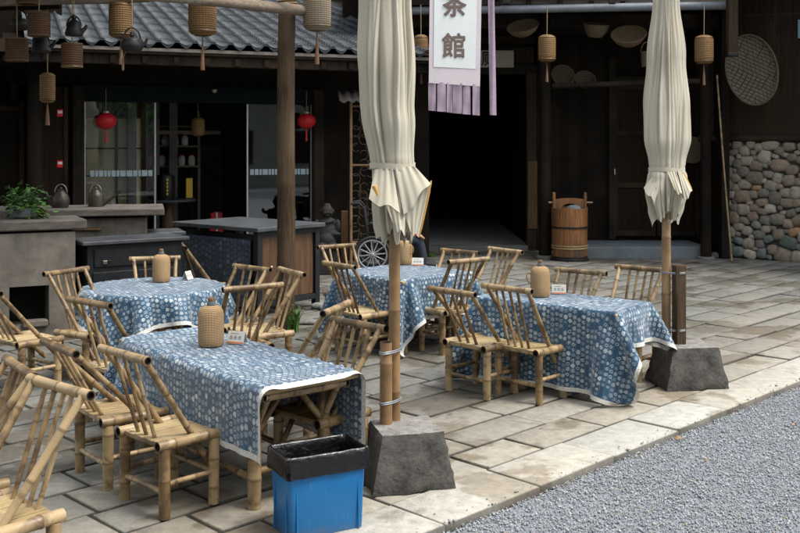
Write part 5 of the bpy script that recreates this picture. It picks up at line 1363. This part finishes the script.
# black cabinet
A_ = G(82, 242.5, .9); B_ = G(189, 236.4, .9); ux = (B_-A_); L_ = Vector((ux.x, ux.y, 0)).length; cr = math.atan2(ux.y, ux.x)
cab = thing('black_cabinet', 'low black painted cabinet behind the round table', 'cabinet', (A_.x, A_.y, 0), cr)
part('top', MB().box((L_/2, .24, .885), (L_, .52, .035), bev=.006), M['black_top'], cab)
part('body', MB().box((L_/2, .25, .44), (L_-.12, .44, .86), bev=.004), M['black_paint'], cab)
for k in range(2): part('door_panel', MB().box((.10+.0+(L_-.2)*(k+.5)/2, .022, .36), ((L_-.24)/2, .015, .50), bev=.006), M['black_paint'], cab)
part('drawer', MB().box((L_/2, .022, .74), (L_-.24, .015, .17), bev=.006), M['black_paint'], cab)
hk = MB(); hk.box((.22, .006, .70), (.045, .012, .035), bev=.004); hk.lathe([(.004,0),(.014,.003),(.004,.006)], c=(.26,.004,.71), seg=10); part('latch', hk, M['steel'], cab)
low = thing('low_black_bench', 'low black bench top between the black cabinet and the large black table', 'bench', G(156, 232, .88)*1.0, cr*.6); low.location.z = 0
part('top', MB().box((0,.22,.86), (.62,.5,.035), bev=.006), M['black_top'], low)
for sx in (-1, 1): part('side', MB().box((sx*.26,.22,.42), (.04,.44,.84), bev=.004), M['black_paint'], low)
part('back', MB().box((0,.42,.5), (.5,.03,.6)), M['black_paint'], low)
# large black table with batik hanging
nc = Vector((-1.49, 10.48, 0)); e1 = Vector((.60,.72,0)).normalized(); tr = math.atan2(e1.y, e1.x)
big = thing('black_work_table', 'large black table with brown panelled side next to the log post', 'table', nc, tr)
# local x along the right face (away), y to the left-back
LX, LY, HT = .92, 1.34, .93
part('top', MB().box((LX/2, LY/2, HT-.02), (LX+.10, LY+.10, .045), bev=.006), M['black_top'], big)
for (x, y) in ((.03,.03),(LX-.03,.03),(.03,LY-.03),(LX-.03,LY-.03)): part('leg', MB().box((x, y, .45), (.07,.07,.88), bev=.004), M['black_paint'], big)
for k in range(2): part('side_panel', MB().box((.07+(LX-.14)*(k+.5)/2, .035, .50), ((LX-.16)/2, .02, .70), bev=.006), M['wood_cab'], big)
part('rail', MB().box((LX/2, .02, .86), (LX-.1, .04, .06)), M['black_paint'], big); part('rail', MB().box((LX/2, .02, .12), (LX-.1, .04, .06)), M['black_paint'], big)
part('front_board', MB().box((.05, LY/2, .45), (.03, LY-.1, .8)), M['black_paint'], big)
part('knob', MB().lathe([(.004,0),(.014,.01),(.004,.02)], c=(.20,.012,.5), seg=10, M=Matrix.Rotation(math.pi/2,3,'X')), M['brass'], big, 40)
# dark batik hung on the left face
vs = []; ny, nz = 24, 10
for j in range(nz+1):
    for i in range(ny+1): vs.append((-.015-.012*abs(math.sin(i*1.1))*(.3+j/nz), .10+(LY-.16)*i/ny, .80-.72*j/nz))
vs = np.array(vs); idx = np.arange((nz+1)*(ny+1)).reshape(nz+1, ny+1)
F = np.stack([idx[:-1,:-1], idx[1:,:-1], idx[1:,1:], idx[:-1,1:]], -1).reshape(-1, 4)
o = np_mesh('batik_hanging', vs, F, M['batik_dark']); uv = o.data.uv_layers.new(name='UVMap'); uv.data.foreach_set('uv', np.stack([vs[F.ravel(),1], vs[F.ravel(),2]], 1).astype('f').ravel())
wp = Matrix.Translation(nc) @ Matrix.Rotation(tr, 4, 'Z'); o.location = nc; o.rotation_euler = (0,0,tr); s_ = o.modifiers.new('thickness', 'SOLIDIFY'); s_.thickness = .002
tag(o, 'dark indigo patterned cloth hanging on the left face of the black table', 'cloth')
# kettles on the counter, plant, saucer
def steel_kettle(px, py, Y, z, label, wpx, hpx, spout_to, round_=False):
    k = Y/1000; r = wpx*k/2; h = hpx*k; p = at(px, py, Y)
    t = thing('tin_kettle', label, 'kettle', (p.x, Y, z), 0, 'metal kettles on the counter')
    prof = [(.01,0),(r*.98,0),(r,.01),(r,h*.62),(r*.9,h*.75),(r*.45,h*.95),(r*.42,h),(.01,h*1.02)] if not round_ else [(.01,0),(r*.8,0),(r,h*.25),(r*.97,h*.5),(r*.75,h*.75),(r*.4,h*.92),(r*.4,h),(.01,h*1.02)]
    part('body', MB().lathe(prof, seg=30), M['pewter'], t, 40)
    part('lid_knob', MB().lathe([(.004,h),(.018,h+.012),(.004,h+.03)], seg=12), M['pewter'], t, 40)
    dx, dz = spout_to; sg = math.copysign(1, dx)
    part('spout', MB().tube([(sg*r*.85,0,h*.12),(sg*r*1.2,0,h*.2),(dx,0,dz)], [.022,.018,.010], seg=10), M['pewter'], t, 40)
    part('bail_handle', MB().tube([(r*.7*math.cos(a), 0, h*.85+r*.95*math.sin(a)) for a in np.linspace(0.0, math.pi, 15)], .007, seg=8), M['steel'], t, 40)
    return t
steel_kettle(96, 209, 10.75, 1.138, 'tin kettle with a long straight spout pointing right on the counter', 15.5, 17, (.27,.17))
steel_kettle(61, 211, 10.55, 1.138, 'round dark tin kettle between the plant and the long spouted kettle', 17, 18, (-.16,.17), True)
pl = at(24, 216, 9.45)
t = thing('potted_plant', 'bushy green pothos in a grey pot on the clay stove', 'plant', (pl.x, 9.45, 1.113))
part('pot', MB().lathe([(.01,0),(.105,0),(.12,.015),(.125,.08),(.13,.095),(.115,.095),(.108,.06),(.01,.06)], seg=28), M['pot'], t, 40)
part('soil', MB().lathe([(.01,.075),(.11,.075),(.01,.08)], seg=20), M['soil'], t)
lv = MB(); sm_ = MB(); rs = random.Random(5)
for k in range(230):
    a = rs.uniform(0, 6.28); el = rs.uniform(-.5, 1.45); R_ = rs.uniform(.07, .23)*(1.0 if el > .2 else 1.1)
    c_ = Vector((math.cos(a)*math.cos(el)*R_*1.05, math.sin(a)*math.cos(el)*R_*.8, .10+math.sin(el)*R_*1.15))
    if rs.random() < .10: c_ = Vector((.14+rs.uniform(0,.06), -.1+rs.uniform(-.05,.05), rs.uniform(-.02,.12)))
    if c_.z < .01 and math.hypot(c_.x, c_.y) < .12: continue
    d_ = (Vector((math.cos(a), math.sin(a), rs.uniform(-.9,.3)))).normalized(); s_ = rs.uniform(.026,.05); e_ = d_.cross(Vector((rs.uniform(-.4,.4), rs.uniform(-.4,.4), 1))).normalized(); nn = d_.cross(e_)
    prof = [(0,0),(.25,.42),(.5,.5),(.78,.32),(1.0,0)]
    vs = [c_+d_*s_*u_*1.5+e_*s_*w_*1.1+nn*s_*.25*abs(w_) for u_, w_ in prof] + [c_+d_*s_*u_*1.5-e_*s_*w_*1.1+nn*s_*.25*abs(w_) for u_, w_ in prof[1:4]] + [c_+d_*s_*u_*1.5 for u_, _ in prof[1:4]]
    lv.add(vs, [(0,1,8),(1,2,9,8),(2,3,10,9),(3,4,10),(0,8,5),(5,8,9,6),(6,9,10,7),(7,10,4)])
    if k % 3 == 0: sm_.tube([(0,0,.07),(c_*.5)+Vector((0,0,.05)),c_], .003, seg=4)
part('leaves', lv, M['leaf'], t, 60); part('stems', sm_, M['grass'], t, 60)
t = thing('folded_cloth', 'small stack of brown boards beside the potted plant', 'boards', at(38, 216, 9.6)); t.location.z = 1.113
for k in range(3): part('board', MB().box((0,0,.012+k*.022), (.16,.12,.018), rz=k*.08, bev=.003), M['wood_brown'], t)

# ------------------------------------------------------------------ wooden barrel
bp = G(572.5, 262); bp.y += .27
t = thing('wooden_barrel', 'brown wooden stave barrel with yoke board standing before the dark doors', 'barrel', (bp.x, bp.y, 0), 0)
def staves():
    mb = MB(); ns = 22; H_ = .82
    for k in range(ns):
        a0, a1 = 2*math.pi*k/ns+.006, 2*math.pi*(k+1)/ns-.006; vs = []
        zt = H_ + random.uniform(-.006,.006)
        for z in (0, H_*.25, H_*.5, H_*.75, zt):
            rr = .268+.014*z/H_
            for (r, a) in ((rr, a0), (rr*1.004, (a0+a1)/2), (rr, a1), (rr-.025, a1), (rr-.025, a0)): vs.append((r*math.cos(a), r*math.sin(a), z))
        fs = [(j*5+i, j*5+(i+1)%5, (j+1)*5+(i+1)%5, (j+1)*5+i) for j in range(4) for i in range(5)] + [(4,3,2,1,0), (20,21,22,23,24)]
        mb.add(vs, fs)
    return mb
part('staves', staves(), M['wood_barrel'], t, 30)
for z, m_, tk in ((.52,'iron',.014),(.20,'rope',.010),(.235,'rope',.008),(.05,'iron',.02)):
    rr = .272+.014*z/.82; part('hoop', MB().lathe([(rr,z-tk),(rr+.008,z-tk),(rr+.008,z+tk),(rr,z+tk)], seg=40, cap=False), M[m_], t, 40)
part('base_ring', MB().lathe([(.01,0),(.30,0),(.30,.03),(.28,.04),(.01,.04)], seg=36), M['iron'], t, 40)
part('inner_bottom', MB().lathe([(.01,.55),(.25,.55)], seg=24), M['soot'], t, 40)
yk = MB(); 
for sx in (-1, 1): yk.box((sx*.245, 0, .90), (.045, .05, .32), bev=.006)
part('upright', yk, M['wood_barrel'], t)
arch = MB(); n = 18; vs = []
for i in range(n+1):
    x = -.225+.45*i/n; zlow = .80+(.085*math.sqrt(max(0, 1-(x/.13)**2)) if abs(x) < .13 else 0); ztop = .97-.02*(x/.225)**2
    for y in (-.015, .015): vs += [(x, y, zlow), (x, y, ztop)]
fs = []
for i in range(n):
    o_ = 4*i; p_ = o_+4
    fs += [(o_, p_, p_+1, o_+1), (o_+2, o_+3, p_+3, p_+2), (o_+1, p_+1, p_+3, o_+3), (o_, o_+2, p_+2, p_)]
fs += [(0,1,3,2), (4*n, 4*n+2, 4*n+3, 4*n+1)]
arch.add(vs, fs); part('yoke_board', arch, M['wood_barrel'], t)
part('dowel', MB().tube([(-.33,0,.90),(.36,0,.90)], .015, seg=10), M['bamboo_pole'], t, 40)
part('rag', MB().lathe([(.01,.78),(.12,.8),(.10,.84),(.05,.86),(.01,.865)], c=(.05,-.08,0), seg=14), M['blue_sign'] if 0 else M['concrete_blue'], t, 40)

# ------------------------------------------------------------------ statue, bamboo lattice, small tiled hood, brown board
sp_ = Vector((-1.02, 14.0, 0))
t = thing('stone_statue', 'dark stone figure with a laughing round face on a block beside the black table', 'statue', sp_, .15); t.scale = (.86,.86,.90)
part('pedestal', MB().box((0,0,.2), (.34,.3,.40), bev=.015, seg=2), M['stone_dark'], t)
def blob(parts_, name, m, parent, lev=2):
    # one continuous surface by remeshing overlapping ellipsoids
    mb = MB()
    bm = bmesh.new(); bmesh.ops.create_icosphere(bm, subdivisions=3, radius=1); bm.verts.index_update()
    bv = [v.co.copy() for v in bm.verts]; bf = [[v.index for v in f.verts] for f in bm.faces]; bm.free()
    for (c_, s_) in parts_: mb.add([Vector((v.x*s_[0]+c_[0], v.y*s_[1]+c_[1], v.z*s_[2]+c_[2])) for v in bv], bf)
    o = mb.build(name, m, parent, smooth=180)
    r = o.modifiers.new('remesh', 'REMESH'); r.mode = 'VOXEL'; r.voxel_size = .012; r.use_smooth_shade = True
    s_ = o.modifiers.new('smooth', 'SMOOTH'); s_.iterations = 3; return o
blob([((0,0,.60),(.155,.12,.24)), ((0,-.04,.52),(.15,.13,.14)), ((0,0,.80),(.14,.09,.08)), ((0,-.01,.965),(.098,.09,.105)), ((-.10,0,.97),(.022,.02,.04)), ((.10,0,.97),(.022,.02,.04)), ((0,0,1.06),(.06,.06,.035)),
      ((0,-.095,.955),(.018,.022,.02)), ((-.045,-.08,.945),(.03,.025,.025)), ((.045,-.08,.945),(.03,.025,.025)), ((0,-.075,.905),(.045,.025,.014)),
      ((-.17,-.02,.74),(.05,.05,.11)), ((.17,-.02,.74),(.05,.05,.11)), ((-.235,-.05,.78),(.075,.04,.035)), ((-.29,-.06,.82),(.03,.03,.04)), ((.13,-.10,.62),(.09,.045,.04)), ((-.09,-.12,.43),(.10,.09,.06)), ((.09,-.12,.43),(.10,.09,.06))], 'figure', M['stone_dark'], t)
col = MB(); 
for k in range(9):
    a = math.pi*(k/8)+math.pi; col.lathe([(.004,-.018),(.018,0),(.004,.018)], c=(.115*math.cos(a), -.01+.10*math.sin(a), .835-.03*abs(math.sin(a))), seg=8)
part('bead_collar', col, M['stone_dark'], t, 60)
eye = MB()
for sx in (-1, 1): eye.lathe([(.002,-.007),(.014,0),(.002,.007)], c=(sx*.036,-.086,.985), seg=10)
part('eyes', eye, M['soot'], t, 60)
bb = at(344.5, 210, 14.3); t = thing('brown_board', 'reddish brown board standing between the statue and the wheelchair', 'board', (bb.x, 14.3, 0), .1)
part('plank', MB().box((0,0,.43), (.10,.04,.86), bev=.006), M['wood_cab'], t)
part('foot', MB().box((0,0,.02), (.16,.14,.04), bev=.004), M['wood_cab'], t)
# lattice frame
la = at(351, 245, 14.9); t = thing('bamboo_lattice', 'tall bamboo frame filled with woven wire loops left of the umbrella', 'lattice', (la.x, 14.9, 0), .12)
for x in (0, .62): part('upright', MB().bamboo((x,0,0),(x,0,2.42), .022 if x == 0 else .02, gap=.3), M['bamboo_pole'], t, 40)
for z in (.35, 1.5, 2.38): part('crossbar', MB().bamboo((-.02,0,z),(.64,0,z), .016, gap=.25), M['bamboo_pole'], t, 40)
lp = MB(); rs = random.Random(6)
for i in range(5):
    for j in range(18):
        if rs.random() < .12: continue
        cx_, cz_ = .07+i*.12+rs.uniform(-.015,.015), .2+j*.12+rs.uniform(-.02,.02); r_ = rs.uniform(.055,.08)
        a0 = rs.uniform(0, 6.28); lp.tube([(cx_+r_*math.cos(a), rs.uniform(-.01,.01), cz_+r_*1.1*math.sin(a)) for a in np.linspace(a0, a0+4.6, 12)], .006, seg=5)
part('wire_loops', lp, M['basket'], t, 60)
hd_ = at(348.5, 95, 14.6); t = thing('tile_hood', 'small grey corrugated hood fixed above the bamboo frame', 'roof', hd_, .2)
hv = []; n = 40
for j in range(2):
    for i in range(n+1): hv.append((-.15+.62*i/n, -.14+.2*j, -.10+.16*j+.018*math.cos(i*2*math.pi/8)))
part('sheet', MB().add(hv, [(i, i+1, n+2+i, n+1+i) for i in range(n)]), M['fascia'], t, 60).modifiers.new('thickness','SOLIDIFY').thickness = .012
part('bracket', MB().box((.1,.10,-.0), (.5,.04,.05)), M['wood_frame'], t)

# ------------------------------------------------------------------ wheelchair and person
YC = 14.0
wc_ = thing('wheelchair', 'black wheelchair with pale spoked wheels behind the left umbrella, facing right', 'wheelchair', (0, 0, 0))
WX = (373-400)*YC/1000; WZ = HC-(252.5-145)*YC/1000
def wheel(cx, cy, cz, R, ns, parent, name='wheel'):
    w_ = part(name, MB().tube([(cx+R*math.cos(a), cy, cz+R*math.sin(a)) for a in np.linspace(0, 2*math.pi, 41)], R*.10, seg=10), M['rubber'], parent, 60)
    part('rim', MB().tube([(cx+R*.84*math.cos(a), cy-.004, cz+R*.84*math.sin(a)) for a in np.linspace(0, 2*math.pi, 41)], R*.055, seg=8), M['plastic_white'], w_, 60)
    s2 = MB()
    for k in range(ns):
        a = 2*math.pi*k/ns+.1; s2.tube([(cx+R*.15*math.cos(a), cy-.012, cz+R*.15*math.sin(a)), (cx+R*.82*math.cos(a), cy-.004, cz+R*.82*math.sin(a))], [R*.045, R*.032], seg=6)
    part('spoke', s2, M['plastic_white'], w_, 60)
    part('hub', MB().lathe([(.003,-.03),(R*.14,-.02),(R*.2,.0),(R*.2,.03),(.003,.03)], c=(cx, cy, cz), M=Matrix.Rotation(-math.pi/2, 3, 'X'), seg=18), M['plastic_white'], w_, 40)
for y in (YC-.28, YC+.28): wheel(WX, y, WZ, .235, 12, wc_)
for y in (YC-.22, YC+.22): wheel(WX+.52, y, .10, .095, 6, wc_, 'caster')
fr = MB()
for y in (YC-.23, YC+.23):
    fr.tube([(WX-.28,y,.99),(WX-.18,y,1.0),(WX-.12,y,.93),(WX-.06,y,.50),(WX-.05,y,WZ)], .013, seg=8)
    fr.tube([(WX-.06,y,.50),(WX+.40,y,.48),(WX+.48,y,.42),(WX+.56,y,.12)], .013, seg=8)
    fr.tube([(WX-.06,y,WZ-.05),(WX+.50,y,WZ-.10)], .012, seg=8)
    fr.tube([(WX-.09,y,.70),(WX+.28,y,.70),(WX+.30,y,.50)], .012, seg=8)
fr.tube([(WX+.1,YC-.23,.2),(WX+.2,YC+.23,.46)], .011, seg=8); fr.tube([(WX+.1,YC+.23,.2),(WX+.2,YC-.23,.46)], .011, seg=8)
part('frame', fr, M['iron'], wc_, 50)
part('seat', MB().box((WX+.22, YC, .36), (.42,.44,.04), bev=.012), M['rubber'], wc_); part('backrest', MB().box((WX-.10, YC, .76), (.035,.44,.36), bev=.012, M=Matrix.Rotation(-.12,4,'Y')), M['rubber'], wc_)
for y in (YC-.25, YC+.25):
    part('armrest', MB().box((WX+.10, y, .72), (.28,.05,.035), bev=.012), M['rubber'], wc_)
    part('push_grip', MB().tube([(WX-.30,y,.99),(WX-.19,y,1.0)], .019, seg=10), M['rubber'], wc_, 50)
    part('footplate', MB().box((WX+.80, YC+(.1 if y > YC else -.1), .085), (.16,.14,.015), bev=.004), M['iron'], wc_)
def skin_body(name, verts, edges, radii, m, parent, lev=2):
    me = bpy.data.meshes.new(name); me.from_pydata([tuple(v) for v in verts], edges, []); me.update()
    me.materials.append(m)
    o = bpy.data.objects.new(name, me); C.objects.link(o); o.parent = parent
    o.modifiers.new('skin', 'SKIN'); me.skin_vertices or None
    if not me.skin_vertices: 
        bpy.context.view_layer.objects.active = o
    for i, r in enumerate(radii):
        rr = r if isinstance(r, tuple) else (r, r); me.skin_vertices[0].data[i].radius = rr
    me.skin_vertices[0].data[0].use_root = True
    s_ = o.modifiers.new('sub', 'SUBSURF'); s_.levels = s_.render_levels = lev
    me.polygons.foreach_set('use_smooth', [True]*len(me.polygons)); o.modifiers['skin'].use_smooth_shade = True
    return o
# local frame: x forward (to the right in the picture), y to the left side (away), z up
per = thing('person', 'person in dark trousers and blue jacket sitting in the wheelchair, hand on the knee', 'person', (WX+.22, YC, -.11))
V_ = [(0,0,.60),(0,0,.76),(.02,0,.95),(.03,0,1.06),(.05,0,1.13),     # 0 pelvis 1 waist 2 chest 3 neck base 4 neck
      (.03,-.10,.58),(.42,-.10,.585),(.47,-.11,.40),(.49,-.11,.23),(.60,-.12,.20), # 5-9 right leg (near)
      (.03,.10,.58),(.42,.10,.585),(.47,.11,.40),(.49,.11,.23),(.60,.12,.20),   # 10-14
      (.03,-.185,1.00),(.08,-.23,.78),(.30,-.16,.68),(.36,-.15,.665),           # 15-18 right arm
      (.03,.185,1.00),(.08,.23,.78),(.28,.16,.68),(.34,.15,.665)]               # 19-22
E_ = [(0,1),(1,2),(2,3),(3,4),(0,5),(5,6),(6,7),(7,8),(8,9),(0,10),(10,11),(11,12),(12,13),(13,14),(2,15),(15,16),(16,17),(17,18),(2,19),(19,20),(20,21),(21,22)]
R_ = [(.14,.11),(.13,.10),(.15,.11),.07,.05,.085,.065,.05,.038,.035,.085,.065,.05,.038,.035,.065,.047,.034,.028,.065,.047,.034,.028]
skin_body('body', V_, E_, R_, M['skin'], per)
tV = [0,1,5,6,7,8,10,11,12,13]; 
skin_body('trousers', [V_[i] for i in tV], [(0,1),(0,2),(2,3),(3,4),(4,5),(0,6),(6,7),(7,8),(8,9)], [(.155,.13),(.14,.115),.10,.082,.066,.056,.10,.082,.066,.056], M['navy'], per)
jV = [1,2,3,15,16,19,20]; jp = [V_[i] for i in jV] + [(.22,-.185,.715),(.21,.185,.715)]
skin_body('jacket', jp, [(0,1),(1,2),(1,3),(3,4),(1,5),(5,6),(4,7),(6,8)], [(.155,.13),(.17,.13),.085,.085,.063,.085,.063,.05,.05], M['blue_shirt'], per)
blob([((.07,0,1.24),(.095,.078,.115)), ((.10,0,1.18),(.065,.055,.055)), ((.168,0,1.225),(.018,.014,.022)), ((.06,-.08,1.23),(.018,.012,.03)), ((.06,.08,1.23),(.018,.012,.03)), ((.155,0,1.18),(.012,.026,.008)), ((.055,0,1.14),(.05,.05,.06))], 'head', M['skin'], per)
blob([((.045,0,1.275),(.10,.086,.10)), ((.01,0,1.22),(.07,.082,.09))], 'hair', M['hair'], per)
ey = MB()
for sy in (-1, 1): ey.lathe([(.002,-.006),(.009,0),(.002,.006)], c=(.157, sy*.032, 1.245), seg=10)
part('eyes', ey, M['soot'], per, 60)
for sy, k0 in ((-1, 18), (1, 22)):
    b0 = Vector(V_[k0]); b0.z -= .0
    hv = [b0, b0+Vector((.05,0,-.012))]; he = [(0,1)]; hr = [(.026,.018),(.036,.015)]
    for q, (dy, L1) in enumerate(((-.027,.028),(-.009,.034),(.009,.032),(.027,.025))):
        i0 = len(hv); hv += [b0+Vector((.085,dy,-.018)), b0+Vector((.085+L1,dy*1.15,-.03)), b0+Vector((.085+L1*1.6,dy*1.2,-.055))]
        he += [(1,i0),(i0,i0+1),(i0+1,i0+2)]; hr += [.0095,.0085,.007]
    i0 = len(hv); hv += [b0+Vector((.035,sy*-.035,-.015)), b0+Vector((.06,sy*-.05,-.03)), b0+Vector((.08,sy*-.052,-.042))]; he += [(0,i0),(i0,i0+1),(i0+1,i0+2)]; hr += [.012,.010,.008]
    skin_body('hand', hv, he, hr, M['skin'], per, 1)
for sy in (-1, 1):
    part('shoe', MB().tube([(.46,sy*.115,.245),(.50,sy*.115,.255),(.58,sy*.118,.25),(.66,sy*.12,.245)], [.035,.045,.042,.026], seg=12), M['rubber'], per, 60)
    part('shoe_sole', MB().box((.56,sy*.118,.212), (.23,.085,.018), bev=.006), M['white_enamel'], per)

# ------------------------------------------------------------------ trees behind the camera side of the courtyard (seen only as reflections in the glass)
def tree(x, y, H_, R_, seed, label):
    rs = random.Random(seed); t = thing('broadleaf_tree', label, 'tree', (x, y, 0), 0, 'trees round the courtyard')
    mb = MB().tube([(0,0,0),(.1,0,H_*.3),(.0,.1,H_*.6)], [.2,.15,.08], seg=10)
    for k in range(6):
        a = k*1.05; mb.tube([(.05,0,H_*(.3+.04*k)),(math.cos(a)*R_*.6, math.sin(a)*R_*.6, H_*(.6+.04*k))], [.07,.03], seg=6)
    part('trunk', mb, M['wood_post'], t, 50)
    N = 2600; P = np.random.RandomState(seed).normal(size=(N, 3)); P /= np.linalg.norm(P, axis=1)[:, None]; P *= np.random.RandomState(seed+1).uniform(.55, 1, N)[:, None]**.5
    P = P*[R_, R_, H_*.38]+[0, 0, H_*.66]; Rn = np.random.RandomState(seed+2).normal(size=(N, 3, 3))*.13
    V = (P[:, None]+Rn).reshape(-1, 3); F = np.arange(N*3).reshape(-1, 3)
    np_mesh('crown', V, F, M['leaf'], parent=t, smooth=False)
for k, (x, y) in enumerate([(-12,-6.5),(-6,-6.8),(1,-6.2),(9,-6.4),(15,-3)]):
    tree(x, y, 8+k%3, 3.2, 50+k, 'broadleaf tree on the side of the courtyard behind the viewer')

# house added behind the viewer to block low sky (reflected in the shop glass)
t = thing('sky_blocking_house', 'long unseen house added behind the viewer to block the low sky', 'building', (2, -9.5, 0))
part('wall', MB().box((0,-.2,2.9), (44,.3,5.8)), simple('grey_plaster', (.30,.31,.29), (.44,.45,.42), 1.5, rough=.95), t)
part('roof', MB().box((0,-.6,6.6), (46,5.0,.15), M=Matrix.Rotation(math.radians(-24), 4, 'X')), M['tile'], t)
for k in range(12): part('window', MB().box((-20+k*3.6,0,1.7), (1.3,.08,1.5), bev=.01), M['wood_frame'], t)
for k in range(13): part('post', MB().box((-21.8+k*3.6,.9,2.9), (.2,.2,5.8), bev=.01), M['wood_frame'], t)
